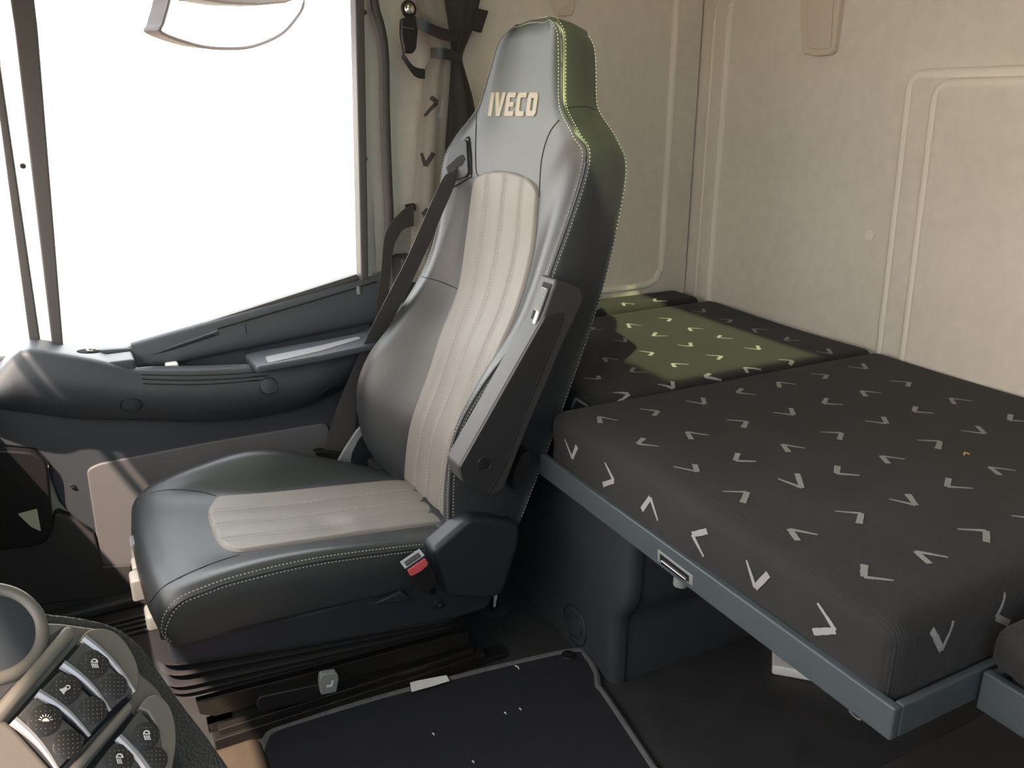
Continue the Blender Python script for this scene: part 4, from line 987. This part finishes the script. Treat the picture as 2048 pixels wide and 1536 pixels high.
# ------------------------------------------------------------------ dashboard console with rocker switches
dn = V3((.45, -.55, .70)).normalized(); do = EYE + ray(200, 1400).normalized()*.72
dash = thing('dashboard_console', 'silver-trimmed dashboard console with black rocker switches at bottom left', 'dashboard', do[:])
def D(a, b, h=0): return on_plane(a, b, do, dn) + dn*h
def dprism(px, h0, h1): return MB().prism([D(a, b)+dn*h0 for a, b in px], [D(a, b)+dn*h1 for a, b in px])
def cpx(px, sub=5): return [(p.x, p.y) for p in cr_open([V3((a, b, 0)) for a, b in px], sub)]
padc = cpx([(-90, 1196), (0, 1207), (90, 1222), (176, 1234), (236, 1252), (282, 1286), (318, 1334), (366, 1402), (418, 1470), (488, 1570)]) + [(538, 1640), (-90, 1640)]
obj('padded_edge', dprism(padc, -.16, -.002), M['pad'], dash, bevel=.016, seg=5)
silc = cpx([(-90, 1212), (0, 1228), (56, 1246), (116, 1250), (160, 1256), (196, 1262), (228, 1276), (250, 1300), (264, 1322), (276, 1348), (308, 1376), (326, 1404), (340, 1448), (344, 1500), (338, 1570)]) + [(338, 1640), (-90, 1640)]
obj('silver_panel', dprism(silc, -.03, .004), M['silver'], dash, bevel=.010, seg=4)
low = cpx([(352, 1480), (372, 1536), (400, 1640)]) + [(330, 1640), (336, 1520)]
obj('side_panel', dprism(low, -.02, -.002), M['slate2'], dash, bevel=.004)
c0_ = D(-24, 1272, .004); rim = [c0_ + (lambda A, B: A*(.0335*math.cos(t*math.pi/24))+B*(.0335*math.sin(t*math.pi/24)))(dn.cross(V3((0, 0, 1))).normalized(), dn.cross(dn.cross(V3((0, 0, 1)))).normalized()) for t in range(48)]
cup = obj('cup_recess', MB().disc(c0_-dn*.002, dn, .0325, .0035, 48), M['cup'], dash)
obj('cup_rim', MB().tube(rim, .005, 10, True), M['silver'], cup)
obj('groove', dprism([(122, 1258), (112, 1274), (0, 1398), (-60, 1462), (-60, 1400), (0, 1348), (40, 1318), (86, 1284)], .0035, .0046), M['graphite'], dash)
obj('ridge_bar', dprism([(126, 1258), (146, 1278), (0, 1452), (-40, 1500), (-60, 1480), (0, 1406)], .002, .012), M['silver'], dash, bevel=.006, seg=4)
hood = cpx([(148, 1290), (165, 1275), (195, 1272), (225, 1285), (248, 1315), (262, 1350), (262, 1385), (252, 1404)], 4) + [(246, 1398), (240, 1375), (215, 1345), (185, 1318), (160, 1300)]
obj('switch_hood', dprism(hood, .0, .013), M['silver'], dash, bevel=.006, seg=4)
obj('lower_panel', dprism([(-60, 1440), (2, 1452), (20, 1466), (104, 1560), (60, 1640), (-60, 1640)], .002, .012), M['silver'], dash, bevel=.005, seg=3)
well = [(146, 1294), (258, 1402), (205, 1452), (120, 1540), (60, 1600), (-30, 1500), (5, 1456)]
obj('switch_well', dprism(well, .0038, .0050), M['dark'], dash)
def switch(quad, o1, o2, icon, rad=.0105, lab=None):
    q = round_poly(quad, 7, 3)
    s = obj('rocker_switch', dprism(q, .004, .0145), M['switch'], dash, bevel=.003, seg=3)
    e1 = (D(*quad[1])-D(*quad[0])).normalized(); e2 = (D(*quad[3])-D(*quad[0])).normalized()
    for k, o_ in enumerate((o1, o2)):
        if o_ is None: continue
        c = D(*o_, .0142); ov = obj('switch_pad', MB().disc(c, dn, rad*(1 if k == 0 else .92), .0012, 28, rad*(1.12 if k == 0 else .95), e1), M['oval'], s)
        f2 = dn.cross(e1).normalized(); dm = MB()
        for i in range(-4, 5):
            for j in range(-4, 5):
                x, y = i*.0021, j*.0021; rr_ = math.hypot(x/rad, y/rad)
                if rr_ > .86 or (i+j) % 2 or (k == 0 and math.hypot(x, y) < .0046): continue
                p = c+dn*.0011+e1*x+f2*y; dm.add([p+e1*.0005, p+f2*.0005, p-e1*.0005, p-f2*.0005, p+dn*.0005], [(0,1,4), (1,2,4), (2,3,4), (3,0,4)])
        stuff(obj('grip_dots', dm, M['greytab'], s))
        if k == 0 and icon:
            im_ = MB(); 
            u_ = -(D(o_[0], o_[1]+10)-D(*o_)).normalized(); r__ = (D(o_[0]+10, o_[1])-D(*o_)).normalized()
            sc__ = .0040
            def ip(x, y): return c+dn*.0013+(r__*x+u_*y)*sc__
            for poly in icon:
                im_.prism([ip(x, y) for x, y in poly], [ip(x, y)+dn*.0005 for x, y in poly])
            obj('switch_icon', im_, M['icon'], s, smooth=False)
def lamp(k):                                      # a D-shaped lamp outline with slanted beams below
    arc = [(math.cos(t)*.62*1+.05, math.sin(t)*.62+.35) for t in [math.pi*i/10 for i in range(11)]]
    arcI = [(math.cos(t)*.40+.05, math.sin(t)*.40+.36) for t in [math.pi*i/10 for i in range(11)]]
    out_ = [[arc[i], arc[i+1], arcI[i+1], arcI[i]] for i in range(10)] + [[(-.57, .22), (.67, .22), (.67, .38), (-.57, .38)]]
    out_ += [[(-.5+.3*i, .05), (-.36+.3*i, .05), (-.10+.3*i, -.75), (-.24+.3*i, -.75)] for i in range(k)]
    return out_
horn = [[(-1.0, -.02), (-.30, -.88), (-.16, -.78), (-.86, .10)], [(-.80, .0), (-.30, -.72), (.36, .0), (.02, .44)]] + [[(.38+.42*math.cos(t), .36+.42*math.sin(t)), (.38+.42*math.cos(u), .36+.42*math.sin(u)), (.38+.26*math.cos(u), .36+.26*math.sin(u)), (.38+.26*math.cos(t), .36+.26*math.sin(t))] for t, u in [(math.pi*i/6-1.9, math.pi*(i+1)/6-1.9) for i in range(9)]]
beac = [[(math.cos(t)*.55, math.sin(t)*.55-.35) for t in [math.pi*i/10 for i in range(11)]]] + [[(math.cos(t)*.72-.06*math.sin(t), math.sin(t)*.72-.25+.06*math.cos(t)), (math.cos(t)*1.15-.05*math.sin(t), math.sin(t)*1.15-.25+.05*math.cos(t)), (math.cos(t)*1.15+.05*math.sin(t), math.sin(t)*1.15-.25-.05*math.cos(t)), (math.cos(t)*.72+.06*math.sin(t), math.sin(t)*.72-.25-.06*math.cos(t))] for t in [math.pi*(i+.5)/7 for i in range(7)]]
switch([(154, 1298), (250, 1396), (206, 1434), (111, 1348)], (171, 1345), (211, 1388), lamp(4))
switch([(106, 1357), (202, 1441), (164, 1484), (60, 1404)], (114, 1396), (168, 1436), horn)
switch([(57, 1409), (156, 1492), (102, 1552), (12, 1458)], (74, 1456), (119, 1504), beac)
for (a, b), (c, d) in (((110, 1344), (205, 1436)), ((60, 1402), (164, 1486)), ((12, 1456), (104, 1560)), ((152, 1292), (254, 1398))):
    obj('switch_divider', MB().tube([D(lerp(a, c, t/8)+6*math.sin(math.pi*t/8), lerp(b, d, t/8)-6*math.sin(math.pi*t/8), .0135) for t in range(9)], lambda t: .0035-.0022*t, 8), M['ledge'], dash)
obj('ridge_bar', dprism([(246, 1412), (258, 1424), (240, 1448), (150, 1552), (110, 1600), (96, 1580), (150, 1520)], .002, .013), M['silver'], dash, bevel=.005, seg=4)
hood2 = cpx([(262, 1430), (275, 1412), (296, 1404), (318, 1418), (332, 1450), (336, 1500), (326, 1560)], 4) + [(312, 1550), (308, 1510), (296, 1465), (280, 1438)]
obj('switch_hood', dprism(hood2, .0, .014), M['silver'], dash, bevel=.006, seg=4)
obj('switch_well', dprism([(258, 1430), (312, 1500), (316, 1600), (110, 1640), (150, 1560)], .0038, .0050), M['dark'], dash)
switch([(262, 1436), (302, 1478), (316, 1580), (222, 1490)], (274, 1487), (293, 1534), lamp(4), .0095)
switch([(214, 1498), (262, 1540), (250, 1640), (150, 1580)], (220, 1534), None, lamp(3), .0100)
obj('switch_divider', MB().tube([D(lerp(220, 300, t/8)+5*math.sin(math.pi*t/8), lerp(1488, 1590, t/8)-4*math.sin(math.pi*t/8), .0135) for t in range(9)], .0032, 8), M['ledge'], dash)
